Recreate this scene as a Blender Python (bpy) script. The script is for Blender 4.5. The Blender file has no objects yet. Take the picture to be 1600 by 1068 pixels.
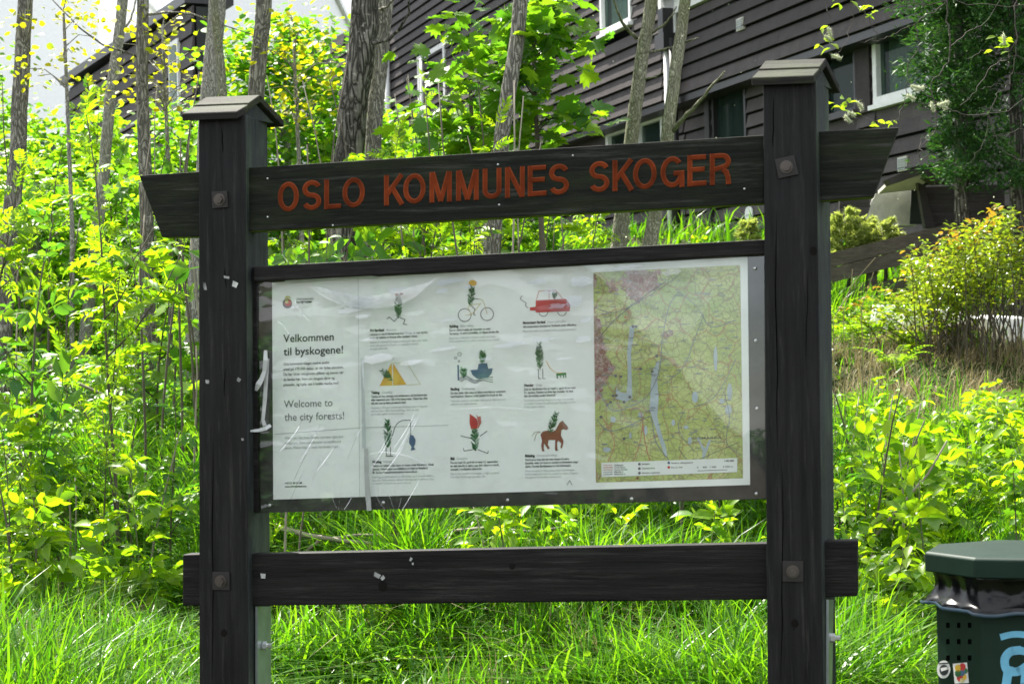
import bpy, math, random
import numpy as np
from mathutils import Vector, Matrix
random.seed(7); rng = np.random.default_rng(11)
R = math.radians
sc = bpy.context.scene; COL = sc.collection
# ------------------------------------------------------------ camera
F = 3000.0; CX, CY = 800.0, 534.0; EYE = Vector((0, 0, 1.55)); PITCH = R(.725); ROLL = R(1.3)
fwd = Vector((0, math.cos(PITCH), math.sin(PITCH))); rt0 = Vector((1, 0, 0)); up0 = rt0.cross(fwd)
rt = rt0*math.cos(ROLL) - up0*math.sin(ROLL); up = up0*math.cos(ROLL) + rt0*math.sin(ROLL)
cam_d = bpy.data.cameras.new('camera'); cam = bpy.data.objects.new('camera', cam_d); COL.objects.link(cam)
m = Matrix((rt, up, -fwd)).transposed().to_4x4(); m.translation = EYE; cam.matrix_world = m
cam_d.sensor_width = 36; cam_d.lens = 36*F/1600; cam_d.clip_start = .05; cam_d.clip_end = 900
cam_d.dof.use_dof = True; cam_d.dof.focus_distance = 7.6; cam_d.dof.aperture_fstop = 9
sc.camera = cam
def ray(px, py): return (fwd + rt*((px-CX)/F) - up*((py-CY)/F))
def at(px, py, Y):                       # world point seen at this place of the picture, Y metres away
    d = ray(px, py); return EYE + d*(Y/d.y)
def hz(px): return (EYE.z)               # eye level
# ------------------------------------------------------------ light
SUN_EL, SUN_AZ = 55, -31                  # azimuth from +Y towards +X
w = bpy.data.worlds.new('World'); sc.world = w; w.use_nodes = True
nt = w.node_tree; bg = nt.nodes['Background']
sky = nt.nodes.new('ShaderNodeTexSky'); sky.sky_type = 'NISHITA'; sky.sun_disc = False
sky.sun_elevation = R(SUN_EL); sky.sun_rotation = R(SUN_AZ); sky.air_density = 1.2; sky.dust_density = 1.5
tc = nt.nodes.new('ShaderNodeTexCoord'); mp = nt.nodes.new('ShaderNodeMapping'); mp.inputs['Scale'].default_value = (1, 1, 2.5)
nz = nt.nodes.new('ShaderNodeTexNoise'); nz.inputs['Scale'].default_value = 2.2; nz.inputs['Detail'].default_value = 7
rp = nt.nodes.new('ShaderNodeValToRGB'); rp.color_ramp.elements[0].position = .30; rp.color_ramp.elements[1].position = .50
mx = nt.nodes.new('ShaderNodeMix'); mx.data_type = 'RGBA'
nt.links.new(tc.outputs['Generated'], mp.inputs['Vector']); nt.links.new(mp.outputs[0], nz.inputs['Vector'])
nt.links.new(nz.outputs['Fac'], rp.inputs['Fac']); nt.links.new(rp.outputs['Color'], mx.inputs[0])
nt.links.new(sky.outputs[0], mx.inputs[6]); mx.inputs[7].default_value = (11.0, 11.4, 12.0, 1)
nt.links.new(mx.outputs[2], bg.inputs['Color']); bg.inputs['Strength'].default_value = .05
sd = bpy.data.lights.new('sun', 'SUN'); sd.energy = 5.0; sd.angle = R(.53); sd.color = (1, .95, .86)
so = bpy.data.objects.new('sun', sd); COL.objects.link(so)
sv = Vector((math.sin(R(SUN_AZ))*math.cos(R(SUN_EL)), math.cos(R(SUN_AZ))*math.cos(R(SUN_EL)), math.sin(R(SUN_EL))))
so.rotation_euler = sv.to_track_quat('Z', 'Y').to_euler(); so.location = (0, 0, 20)
sc.view_settings.view_transform = 'Standard'; sc.view_settings.look = 'None'
sc.view_settings.exposure = 1.68; sc.view_settings.gamma = 1; sc.view_settings.use_curve_mapping = False
sc.render.engine = 'CYCLES'; sc.cycles.max_bounces = 8; sc.cycles.transparent_max_bounces = 16
sc.cycles.diffuse_bounces = 4; sc.cycles.transmission_bounces = 6
# ------------------------------------------------------------ materials
class NT:
    def __init__(s, name):
        s.m = bpy.data.materials.new(name); s.m.use_nodes = True; s.t = s.m.node_tree; s.b = s.t.nodes['Principled BSDF']
        s.out = s.t.nodes['Material Output']
    def n(s, typ, **k):
        nd = s.t.nodes.new('ShaderNode'+typ)
        for a, v in k.items():
            if hasattr(nd, a) and not a[0].isupper(): setattr(nd, a, v)
            else: nd.inputs[a.replace('_', ' ')].default_value = v
        return nd
    def l(s, a, b): s.t.links.new(a, b)
    def coords(s, scale, kind='Object'):
        c = s.n('TexCoord'); mpp = s.n('Mapping'); mpp.inputs['Scale'].default_value = scale
        s.l(c.outputs[kind], mpp.inputs[0]); return mpp.outputs[0]
    def noise(s, vec, scale, detail=5, rough=.6):
        k = s.n('TexNoise'); k.inputs['Scale'].default_value = scale; k.inputs['Detail'].default_value = detail
        k.inputs['Roughness'].default_value = rough
        if vec: s.l(vec, k.inputs['Vector'])
        return k.outputs['Fac']
    def ramp(s, fac, stops):
        r = s.n('ValToRGB'); e = r.color_ramp.elements
        while len(e) < len(stops): e.new(.5)
        for i, (p, c) in enumerate(stops):
            e[i].position = p; e[i].color = (c[0], c[1], c[2], 1) if hasattr(c, '__len__') else (c, c, c, 1)
        s.l(fac, r.inputs[0]); return r.outputs[0]
    def mix(s, fac, a, b, blend='MIX'):
        k = s.n('Mix'); k.data_type = 'RGBA'; k.blend_type = blend
        for i, v in ((0, fac), (6, a), (7, b)):
            if hasattr(v, 'node'): s.l(v, k.inputs[i])
            elif i == 0: k.inputs[0].default_value = v
            else: k.inputs[i].default_value = (v[0], v[1], v[2], 1)
        return k.outputs[2]
    def bump(s, h, strength=.4, dist=.01):
        k = s.n('Bump'); k.inputs['Strength'].default_value = strength; k.inputs['Distance'].default_value = dist
        s.l(h, k.inputs['Height']); s.l(k.outputs[0], s.b.inputs['Normal']); return k.outputs[0]
def plain(name, col, rough=.6, metal=0, spec=.5, var=.12):
    t = NT(name); v = t.coords((1, 1, 1)); f = t.noise(v, 14, 4)
    c2 = tuple(c*(1-var*2) for c in col); c1 = tuple(min(1, c*(1+var)) for c in col)
    t.l(t.ramp(f, [(.3, c2), (.7, c1)]), t.b.inputs['Base Color'])
    t.b.inputs['Roughness'].default_value = rough; t.b.inputs['Metallic'].default_value = metal
    t.b.inputs['Specular IOR Level'].default_value = spec; return t.m
def wood(name, dark, light, axis='x', green=0, rough=.62, greencol=(.045, .06, .018), grain=1.0, wear=.0, vary=0):
    t = NT(name); scl = {'x': (1.3, 16, 26), 'z': (26, 16, 1.3)}[axis]
    v = t.coords(scl); g = t.noise(v, 2.2*grain, 8, .7)
    v2 = t.coords((1, 1, 1)); b = t.noise(v2, 4.5, 5)
    c = t.ramp(g, [(.32, dark), (.72, light)])
    c = t.mix(t.ramp(b, [(.35, 0), (.75, .55)]), c, tuple(x*.5 for x in dark))
    if green:
        vg = t.coords({'x': (1.2, 3, 6), 'z': (6, 3, 1.2)}[axis]); gf = t.noise(vg, 1.7, 6, .7)
        c = t.mix(t.ramp(gf, [(.58-green*.25, 0), (.78-green*.2, .8)]), c, greencol)
    if wear:
        vw = t.coords({'x': (2, 20, 40), 'z': (40, 20, 2)}[axis]); wf = t.noise(vw, 1.5, 7, .75)
        c = t.mix(t.ramp(wf, [(.54, 0), (.66, wear)]), c, (.045, .047, .040))
    if vary:
        oi = t.n('ObjectInfo'); c = t.mix(1.0, c, t.ramp(oi.outputs['Random'], [(0, .62), (1, 1.15)]), 'MULTIPLY')
    t.l(c, t.b.inputs['Base Color']); t.b.inputs['Roughness'].default_value = rough
    t.b.inputs['Specular IOR Level'].default_value = .2
    t.bump(g, .9, .005); return t.m
def bark(name, dark, light, fis=9, moss=0, strength=1.0):
    t = NT(name); v = t.coords((1, 1, .22)); g = t.noise(v, fis*3.0, 8, .72)
    vo = t.n('TexVoronoi'); vo.feature = 'DISTANCE_TO_EDGE'; vo.inputs['Scale'].default_value = fis*3.8
    nzv = t.n('TexNoise'); nzv.inputs['Scale'].default_value = 9; t.l(v, nzv.inputs['Vector'])
    add = t.n('VectorMath'); add.operation = 'ADD'
    sc_ = t.n('VectorMath'); sc_.operation = 'SCALE'; sc_.inputs['Scale'].default_value = .30
    t.l(nzv.outputs['Color'], sc_.inputs[0]); t.l(v, add.inputs[0]); t.l(sc_.outputs[0], add.inputs[1]); t.l(add.outputs[0], vo.inputs['Vector'])
    e = t.ramp(vo.outputs['Distance'], [(0, .12), (.25, 1)])
    base = t.ramp(g, [(.3, dark), (.68, light)])
    c = t.mix(e, tuple(x*.35 for x in dark), base)
    sp = t.noise(t.coords((1, 1, 1)), 38, 3); c = t.mix(t.ramp(sp, [(.6, 0), (.68, .55)]), c, tuple(min(1, x*1.5) for x in light))
    if moss:
        mo = t.noise(t.coords((1, 1, .6)), 5, 5); c = t.mix(t.ramp(mo, [(.45, 0), (.7, moss)]), c, (.10, .12, .035))
    t.l(c, t.b.inputs['Base Color']); t.b.inputs['Roughness'].default_value = .92
    t.b.inputs['Specular IOR Level'].default_value = .15
    h = t.mix(.5, e, g); t.bump(h, .9*strength, .02); return t.m
def leafmat(name, cols, trans=.5, rough=.42, tcol=None, spec=.4, tboost=1.0):
    """leaf: reflected colour varies leaf by leaf; the transmitted light is the same colour, yellower"""
    t = NT(name); g = t.n('NewGeometry'); v = t.coords((1, 1, 1))
    n = len(cols); c = t.ramp(g.outputs['Random Per Island'], [(i/max(1, n-1), cc) for i, cc in enumerate(cols)])
    f = t.noise(v, 2.2, 3); c = t.mix(t.ramp(f, [(.35, .0), (.7, .45)]), c, cols[-1])
    t.l(c, t.b.inputs['Base Color']); t.b.inputs['Roughness'].default_value = rough
    t.b.inputs['Specular IOR Level'].default_value = spec
    tr = t.n('BsdfTranslucent'); tm = tcol or (1.0, 1.0, .5)
    mul = t.mix(1.0, c, (tm[0]*tboost, tm[1]*tboost, tm[2]*tboost), 'MULTIPLY')
    t.l(mul, tr.inputs['Color']); ms = t.n('MixShader'); ms.inputs[0].default_value = trans
    t.l(t.b.outputs[0], ms.inputs[1]); t.l(tr.outputs[0], ms.inputs[2]); t.l(ms.outputs[0], t.out.inputs[0]); return t.m
M = {}
M['post'] = wood('post_wood', (.0011, .0010, .0011), (.0185, .0175, .0185), 'z', .0, .6, wear=.5, grain=.8)
M['postside'] = wood('weathered_wood', (.010, .014, .014), (.048, .058, .055), 'z', .45, .7, (.07, .10, .06))
M['plank'] = wood('plank_wood', (.0010, .0008, .0008), (.0155, .0138, .0130), 'x', .0, .6, wear=.5, grain=.8)
M['title'] = wood('title_wood', (.0012, .0016, .0011), (.010, .012, .0065), 'x', .4, .7, (.018, .026, .008), wear=.75)
M['moss'] = wood('mossy_wood', (.08, .10, .015), (.22, .30, .03), 'x', .5, .9, (.20, .30, .03))  # moss, its colour raised to stand in for light bounced from below
M['cap'] = wood('cap_wood', (.007, .0055, .0045), (.036, .031, .025), 'x', .55, .75, (.05, .065, .03), wear=.9)
M['capside'] = wood('cap_edge_wood', (.010, .009, .008), (.03, .028, .024), 'x', .4, .8)
M['letter'] = plain('red_paint', (.150, .026, .007), .85, spec=.1, var=.25)
M['steel'] = plain('galvanised_steel', (.30, .34, .35), .35, .7)
M['bolt'] = plain('rusty_dark_iron', (.10, .085, .075), .45, .6)
M['plate'] = plain('dark_iron_plate', (.020, .017, .016), .6, .2)
M['bright'] = plain('bright_screw', (.6, .62, .62), .3, .9)
M['backing'] = plain('dark_backing_sheet', (.035, .036, .032), .5, var=.3)
M['paper'] = plain('poster_paper', (.84, .90, .86), .5, var=.03)
M['scrap'] = plain('dirty_paper_scrap', (.42, .43, .41), .8, var=.5)
M['tape'] = plain('white_tape', (.46, .48, .47), .5, var=.1)
M['crack'] = plain('dark_crack', (.002, .002, .002), 1, spec=0)
M['knot'] = plain('dark_knot', (.008, .007, .006), .9, spec=.1)
M['letteredge'] = plain('bevel_lit_red_paint', (.20, .045, .014), .85, spec=.1, var=.25)  # lighter red paints the light caught by the letters' bevelled edges
M['ink'] = plain('black_ink', (.025, .027, .03), .6)
M['grey'] = plain('grey_ink', (.36, .39, .39), .6)
M['midink'] = plain('dark_grey_ink', (.12, .13, .135), .6)
M['red'] = plain('red_ink', (.50, .035, .035), .6)
M['pink'] = plain('pale_red_ink', (.55, .16, .13), .6)
M['yellow'] = plain('ochre_ink', (.72, .45, .05), .6)
M['lyellow'] = plain('thin_yellow_ink', (.60, .55, .25), .6)
M['blue'] = plain('slate_blue_ink', (.07, .13, .22), .6)
M['brown'] = plain('brown_ink', (.24, .075, .04), .6)
M['needle'] = plain('needle_green_ink', (.04, .20, .06), .6, var=.4)
M['lake'] = plain('map_lake_blue', (.42, .52, .56), .6)
M['road'] = plain('map_road_red', (.50, .20, .16), .6)
M['roadgrey'] = plain('map_road_grey', (.22, .26, .26), .6)
M['mapwhite'] = plain('legend_white', (.74, .80, .76), .6, var=.03)
def mapmat():
    t = NT('map_print'); v = t.coords((1, 1, 1)); big = t.noise(v, 5, 6, .6); sm = t.noise(v, 26, 6, .7)
    c = t.ramp(big, [(.30, (.28, .42, .15)), (.45, (.42, .52, .15)), (.55, (.52, .60, .25)), (.68, (.36, .50, .17))])
    c = t.mix(t.ramp(sm, [(.5, 0), (.66, .5)]), c, (.22, .33, .09))
    vc = t.n('VertexColor'); vc.layer_name = 'town_and_reflection'
    town_and_reflection = t.mix(t.ramp(t.noise(v, 75, 4, .8), [(.42, 0), (.56, 1)]), (.45, .36, .35), (.22, .08, .07))  # built-up area tone, also painting reflections along the map's top
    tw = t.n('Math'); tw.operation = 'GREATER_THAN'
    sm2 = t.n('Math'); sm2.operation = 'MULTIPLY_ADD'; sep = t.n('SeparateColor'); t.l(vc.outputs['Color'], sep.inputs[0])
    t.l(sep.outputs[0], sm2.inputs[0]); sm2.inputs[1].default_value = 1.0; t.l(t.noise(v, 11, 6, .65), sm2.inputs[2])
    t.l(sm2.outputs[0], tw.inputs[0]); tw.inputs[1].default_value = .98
    c = t.mix(tw.outputs[0], c, town_and_reflection)
    for scale, col, w_ in ((34, (.20, .16, .10), .045), (13, (.36, .13, .09), .025), (60, (.25, .26, .11), .06)):
        vo = t.n('TexVoronoi'); vo.feature = 'DISTANCE_TO_EDGE'; vo.inputs['Scale'].default_value = scale
        nn = t.n('TexNoise'); nn.inputs['Scale'].default_value = scale*.6; t.l(v, nn.inputs['Vector'])
        s1 = t.n('VectorMath'); s1.operation = 'SCALE'; s1.inputs['Scale'].default_value = 1.3/scale; t.l(nn.outputs['Color'], s1.inputs[0])
        a1 = t.n('VectorMath'); a1.operation = 'ADD'; t.l(v, a1.inputs[0]); t.l(s1.outputs[0], a1.inputs[1]); t.l(a1.outputs[0], vo.inputs['Vector'])
        c = t.mix(t.ramp(vo.outputs['Distance'], [(w_*.35, .6), (w_, 0)]), c, col)
    t.l(c, t.b.inputs['Base Color']); t.b.inputs['Roughness'].default_value = .55; return t.m
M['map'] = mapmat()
def film(name, ior, bump=0, scl=(1, 1, 1), rough=.02, haze=0):
    t = NT(name); t.t.nodes.remove(t.b)
    tr = t.n('BsdfTransparent'); gl = t.n('BsdfGlossy'); gl.inputs['Roughness'].default_value = rough
    fr = t.n('Fresnel'); fr.inputs['IOR'].default_value = ior; ms = t.n('MixShader')
    t.l(fr.outputs[0], ms.inputs[0]); t.l(tr.outputs[0], ms.inputs[1]); t.l(gl.outputs[0], ms.inputs[2])
    last = ms.outputs[0]
    if bump:
        v = t.coords(scl); f1 = t.noise(v, 1.7, 2.5, .5); bp = t.n('Bump'); bp.inputs['Strength'].default_value = bump
        bp.inputs['Distance'].default_value = .02; t.l(f1, bp.inputs['Height'])
        t.l(bp.outputs[0], gl.inputs['Normal'])
    t.l(last, t.out.inputs[0]); return t.m
M['acrylic'] = film('clear_plastic_sheet', 2.35, .03, (1, 1, 2))
M['film'] = film('wrinkled_clear_film', 1.65, .6, (2.0, 1, 4.6), .0)
M['crease'] = film('film_crease', 2.8, 0, rough=.04)
# house
M['board'] = wood('house_board_stain', (.038, .032, .031), (.093, .080, .078), 'x', 0, .6, grain=1.5, wear=.12, vary=1)
M['boardlow'] = wood('house_board_stain_faded', (.046, .040, .040), (.115, .101, .10), 'x', 0, .6, grain=1.5, wear=.2, vary=1)
M['white'] = plain('white_paint', (.78, .79, .78), .5, var=.05)
M['render'] = plain('white_render', (.88, .89, .90), .8, var=.03)
M['cream'] = plain('cream_panel', (.55, .54, .46), .7)
M['curtain'] = plain('pale_curtain', (.75, .84, .80), .9)
M['blacktrim'] = plain('black_gutter', (.02, .02, .021), .4)
M['dark'] = plain('dark_interior', (.03, .035, .033), .9)
def glass():
    t = NT('window_glass'); t.b.inputs['Base Color'].default_value = (.03, .05, .045, 1); t.b.inputs['Roughness'].default_value = .03
    tr = t.n('BsdfTransparent'); tr.inputs['Color'].default_value = (.75, .85, .8, 1); ms = t.n('MixShader'); ms.inputs[0].default_value = .62
    t.b.inputs['IOR'].default_value = 1.3
    t.l(t.b.outputs[0], ms.inputs[1]); t.l(tr.outputs[0], ms.inputs[2]); t.l(ms.outputs[0], t.out.inputs[0]); return t.m
M['glass'] = glass()
M['fence'] = wood('weathered_timber', (.05, .042, .034), (.13, .11, .09), 'x', .2, .8)
# bark
M['bark_a'] = bark('furrowed_grey_bark', (.15, .14, .12), (.40, .38, .33), 9)
M['bark_b'] = bark('smooth_pale_bark', (.24, .235, .205), (.47, .45, .40), 16, .2, .5)
M['bark_c'] = bark('lichened_bark', (.17, .165, .11), (.42, .42, .32), 18, .5, .5)
M['bark_d'] = bark('deep_furrowed_bark', (.028, .024, .018), (.30, .285, .25), 5, 0, 1.6)
M['twig'] = plain('twig_bark', (.085, .072, .05), .8)
M['wtwig'] = plain('dark_willow_twig', (.045, .038, .028), .8)
M['gstem'] = plain('green_brown_stem', (.10, .12, .05), .7)
M['dead'] = plain('dead_wood', (.26, .23, .18), .85)
# leaves
M['rowan'] = leafmat('rowan_leaf', [(.07, .17, .015), (.14, .26, .016), (.24, .35, .018), (.09, .20, .016)], .58, .4, (1.5, 1.4, .35), tboost=1.5)
M['rowan2'] = leafmat('ash_leaf', [(.03, .11, .025), (.07, .18, .022), (.16, .28, .022), (.04, .13, .025)], .55, .38, (1.45, 1.4, .4), tboost=1.5)
M['maple'] = leafmat('maple_leaf', [(.05, .15, .022), (.10, .22, .022), (.19, .31, .022), (.07, .18, .022)], .58, .4, (1.35, 1.4, .4), tboost=1.25)
M['yellowleaf'] = leafmat('yellow_flowering_leaf', [(.30, .36, .02), (.46, .44, .02), (.20, .32, .02), (.36, .38, .02)], .55, .5, (1.35, 1.25, .4))
M['aspen'] = leafmat('small_round_leaf', [(.04, .13, .02), (.12, .26, .022), (.22, .35, .025), (.06, .17, .022)], .58, .45, (1.4, 1.4, .35), tboost=1.5)
M['berry'] = leafmat('glossy_small_leaf', [(.12, .20, .03), (.18, .27, .03), (.30, .36, .03), (.14, .22, .03)], .45, .28, (1.4, 1.35, .4), .6, 1.2)
M['orange'] = leafmat('orange_young_leaf', [(.40, .22, .03), (.45, .28, .04), (.35, .26, .03), (.38, .22, .03)], .5, .4)
M['yew'] = leafmat('dark_needle', [(.022, .075, .022), (.04, .11, .028), (.08, .18, .035), (.02, .07, .02)], .32, .5, (1.1, 1.3, .5), .25)
M['willow'] = leafmat('willow_leaf', [(.20, .30, .03), (.28, .36, .04), (.16, .28, .03), (.22, .32, .03)], .55, .35, (1.3, 1.3, .4), tboost=1.2)
M['grass'] = leafmat('grass_blade', [(.025, .095, .010), (.07, .19, .013), (.14, .28, .016), (.04, .135, .012)], .5, .36, (1.45, 1.4, .35), .3, 1.45)
M['drygrass'] = leafmat('dry_grass', [(.30, .26, .14), (.36, .31, .18), (.24, .20, .11), (.30, .25, .14)], .3, .7, (1, 1, .8))
M['conifergold'] = leafmat('golden_conifer', [(.34, .42, .10), (.42, .50, .14), (.50, .55, .18), (.30, .40, .10)], .45, .5, (1.1, 1.1, .6))
M['fluff'] = leafmat('catkin_fluff', [(.62, .66, .50), (.72, .74, .62), (.55, .60, .40), (.66, .68, .55)], .5, .9, (1, 1, .9))
def groundmat():
    t = NT('soil_and_litter'); v = t.coords((1, 1, 1)); a = t.noise(v, 1.3, 6); b = t.noise(v, 30, 6, .7)
    c = t.ramp(b, [(.3, (.022, .017, .010)), (.55, (.06, .048, .027)), (.75, (.17, .135, .08))])
    c = t.mix(t.ramp(a, [(.35, .25), (.6, .85)]), c, (.025, .05, .010))
    t.l(c, t.b.inputs['Base Color']); t.b.inputs['Roughness'].default_value = .95; t.b.inputs['Specular IOR Level'].default_value = .1
    t.bump(b, .8, .04); return t.m
M['ground'] = groundmat()
# bin
M['binpaint'] = plain('dark_green_steel_paint', (.006, .022, .014), .5, 0, .22, .12)
M['bag'] = plain('black_plastic_film', (.003, .003, .0034), .2, 0, .3)
M['hem'] = plain('blue_grey_plastic_hem', (.025, .05, .075), .35)
M['graffiti'] = plain('light_blue_spray', (.14, .42, .60), .6)
M['sticker'] = plain('sticker_white', (.72, .72, .68), .5)
# ------------------------------------------------------------ builders
def link(o, parent=None, label=None, cat=None, group=None, kind=None):
    COL.objects.link(o)
    if parent is not None: o.parent = parent
    if label: o['label'] = label
    if cat: o['category'] = cat
    if group: o['group'] = group
    if kind: o['kind'] = kind
    return o
def thing(name, label, cat, loc=(0, 0, 0), rz=0, group=None):
    o = bpy.data.objects.new(name, None); o.location = loc; o.rotation_euler = (0, 0, rz); o.empty_display_size = .1
    return link(o, None, label, cat, group)
def mesh(name, V, Fc, mats, smooth=False, mi=None):
    me = bpy.data.meshes.new(name); me.from_pydata([tuple(v) for v in V], [], Fc)
    for mt in (mats if isinstance(mats, (list, tuple)) else [mats]): me.materials.append(mt)
    if mi: me.polygons.foreach_set('material_index', mi)
    if smooth: me.polygons.foreach_set('use_smooth', [True]*len(Fc))
    me.update(); return me
def obj(name, V, Fc, mats, parent=None, smooth=False, mi=None, **k):
    return link(bpy.data.objects.new(name, mesh(name, V, Fc, mats, smooth, mi)), parent, **k)
def npmesh(name, V, T, mats, mi=None, smooth=False):
    """V (n,3), T (m,3) triangles"""
    me = bpy.data.meshes.new(name); me.vertices.add(len(V)); me.vertices.foreach_set('co', np.ascontiguousarray(V, dtype=np.float32).ravel())
    me.loops.add(len(T)*3); me.loops.foreach_set('vertex_index', np.ascontiguousarray(T, dtype=np.int32).ravel())
    me.polygons.add(len(T)); me.polygons.foreach_set('loop_start', np.arange(0, len(T)*3, 3, dtype=np.int32))
    me.polygons.foreach_set('loop_total', np.full(len(T), 3, dtype=np.int32))
    for mt in (mats if isinstance(mats, (list, tuple)) else [mats]): me.materials.append(mt)
    if mi is not None: me.polygons.foreach_set('material_index', np.ascontiguousarray(mi, dtype=np.int32))
    if smooth: me.polygons.foreach_set('use_smooth', np.ones(len(T), dtype=bool))
    me.update(calc_edges=True); return me
class G:
    """collects simple solids into one mesh"""
    def __init__(s): s.V = []; s.F = []; s.MI = []
    def add(s, V, Fc, mi=0):
        k = len(s.V); s.V += [tuple(v) for v in V]; s.F += [tuple(i+k for i in f) for f in Fc]; s.MI += [mi]*len(Fc)
    def box(s, x0, x1, y0, y1, z0, z1, mi=0):
        s.add([(x, y, z) for x in (x0, x1) for y in (y0, y1) for z in (z0, z1)],
              [(0, 1, 3, 2), (4, 6, 7, 5), (0, 4, 5, 1), (2, 3, 7, 6), (0, 2, 6, 4), (1, 5, 7, 3)], mi)
    def prism(s, pts, off, mi=0):            # polygon of 3-D points pushed along off
        n = len(pts); off = Vector(off); P = [Vector(p) for p in pts]
        s.add(P+[p+off for p in P], [tuple(range(n))[::-1], tuple(range(n, 2*n))]+[(i, (i+1) % n, n+(i+1) % n, n+i) for i in range(n)], mi)
    def tube(s, pts, rad, n=7, mi=0, cap=True):
        pts = [Vector(p) for p in pts]; V = []; prev = None
        for i, p in enumerate(pts):
            d = (pts[min(i+1, len(pts)-1)]-pts[max(i-1, 0)])
            d = d.normalized() if d.length > 1e-9 else Vector((0, 0, 1))
            if prev is None:
                a = d.cross(Vector((0, 1, 0)) if abs(d.y) < .9 else Vector((1, 0, 0))).normalized()
            else: a = (prev - d*prev.dot(d)).normalized()
            prev = a; b = d.cross(a); r = rad[i] if hasattr(rad, '__len__') else rad
            V += [p+(a*math.cos(2*math.pi*j/n)+b*math.sin(2*math.pi*j/n))*r for j in range(n)]
        Fc = [(i*n+j, i*n+(j+1) % n, (i+1)*n+(j+1) % n, (i+1)*n+j) for i in range(len(pts)-1) for j in range(n)]
        if cap: Fc += [tuple(range(n))[::-1], tuple((len(pts)-1)*n+j for j in range(n))]
        s.add(V, Fc, mi)
    def ball(s, c, r, sub=1, mi=0, sx=1, sy=1, sz=1):
        n = 8; m_ = 5; V = [(c[0], c[1], c[2]+r*sz)]
        for i in range(1, m_):
            a = math.pi*i/m_
            for j in range(n): V.append((c[0]+r*sx*math.sin(a)*math.cos(2*math.pi*j/n), c[1]+r*sy*math.sin(a)*math.sin(2*math.pi*j/n), c[2]+r*sz*math.cos(a)))
        V.append((c[0], c[1], c[2]-r*sz)); e = len(V)-1
        Fc = [(0, 1+j, 1+(j+1) % n) for j in range(n)]+[(1+i*n+j, 1+(i+1)*n+j, 1+(i+1)*n+(j+1) % n, 1+i*n+(j+1) % n) for i in range(m_-2) for j in range(n)]
        Fc += [(e, 1+(m_-2)*n+(j+1) % n, 1+(m_-2)*n+j) for j in range(n)]; s.add(V, Fc, mi)
    def obj(s, name, mats, parent=None, smooth=False, **k): return obj(name, s.V, s.F, mats, parent, smooth, s.MI, **k)
def bevel(o, wdt=.003, seg=2):
    b = o.modifiers.new('bevel', 'BEVEL'); b.width = wdt; b.segments = seg; b.limit_method = 'ANGLE'; return o
# ------------------------------------------------------------ terrain
PY = [-300, -40, -12, -3, 5, 6.5, 7.5, 10, 12, 14, 17, 20, 30, 45, 80, 300]
PZ = [-30, -5.0, -.9, 0, 0, .10, .27, .70, 1.08, 1.5, 2.1, 2.75, 3.1, 4.2, 6, 9]
def gz(X, Y):
    X = np.asarray(X, float); Y = np.asarray(Y, float)
    z = np.interp(Y, PY, PZ)
    k = np.clip((Y-6)/3, 0, 1)*np.clip((90-Y)/40, 0, 1)
    z = z + k*(.06*np.sin(X*1.7+Y*.9)+.05*np.sin(X*.8-Y*1.3+1)+.03*np.sin(X*3.9+Y*2.7))
    z = z + .22*np.exp(-((X-2.9)/1.0)**2-((Y-13.7)/1.0)**2)      # bank by the cut log
    z = z - .10*np.clip(-X-1, 0, 8)*np.clip((Y-8)/6, 0, 1)*.35
    return z
def gp(px, Y):                                                     # ground point under a column of the picture
    X = at(px, 572, Y).x; return Vector((X, Y, float(gz(X, Y))))
def spaced(lo, hi, inner_lo, inner_hi, fine, coarse):
    a = list(np.arange(inner_lo, inner_hi, fine)); s = fine; x = inner_hi
    while x < hi: a.append(x); s *= 1.35; x += s
    a.append(hi); s = fine; x = inner_lo-fine
    while x > lo: a.insert(0, x); s *= 1.35; x -= s
    a.insert(0, lo); return np.array(a)
xs = spaced(-300, 300, -7, 7, .12, 5); ys = spaced(-300, 300, 5, 24, .12, 5)
XX, YY = np.meshgrid(xs, ys); ZZ = gz(XX, YY)
nz_ = rng.normal(0, .012, ZZ.shape)*((YY > 6.5) & (YY < 25)); V = np.stack([XX, YY, ZZ+nz_], -1).reshape(-1, 3)
nx, ny = len(xs), len(ys); ii = (np.arange(ny-1)[:, None]*nx+np.arange(nx-1)[None]).ravel()
T = np.concatenate([np.stack([ii, ii+1, ii+nx+1], 1), np.stack([ii, ii+nx+1, ii+nx], 1)])
link(bpy.data.objects.new('ground', npmesh('ground', V, T, M['ground'], smooth=True)), kind='structure')
# ------------------------------------------------------------ house
# the wall runs away to the left; its horizontals meet at (-186, 594) in the photograph
class Wall:
    def __init__(s, P, vpx):
        s.t = Vector((-(vpx-CX)/F, -1, 0)).normalized()           # towards the near, right end
        s.P = Vector(P); s.n = Vector((s.t.y, -s.t.x, 0))          # outward, towards the viewer
        if s.n.dot(EYE-s.P) < 0: s.n = -s.n
    def az(s, px, py, out=0):
        d = ray(px, py); Q = s.P+s.n*out; k = (Q-EYE).dot(s.n)/d.dot(s.n); p = EYE+d*k
        return (p-s.P).dot(s.t), p.z
    def pt(s, a, z, out=0): return s.P+s.t*a+s.n*out+Vector((0, 0, z-s.P.z))
PB = []   # (thing root, wall) bookkeeping
def local(root, P): return Matrix.Rotation(-root.rotation_euler.z, 3, 'Z') @ (Vector(P)-root.location)
def wbox(g, root, W, a0, a1, z0, z1, o0, o1, mi=0):
    g.add([local(root, W.pt(a, z, o)) for a in (a0, a1) for o in (o0, o1) for z in (z0, z1)],
          [(0, 1, 3, 2), (4, 6, 7, 5), (0, 4, 5, 1), (2, 3, 7, 6), (0, 2, 6, 4), (1, 5, 7, 3)], mi)
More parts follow.
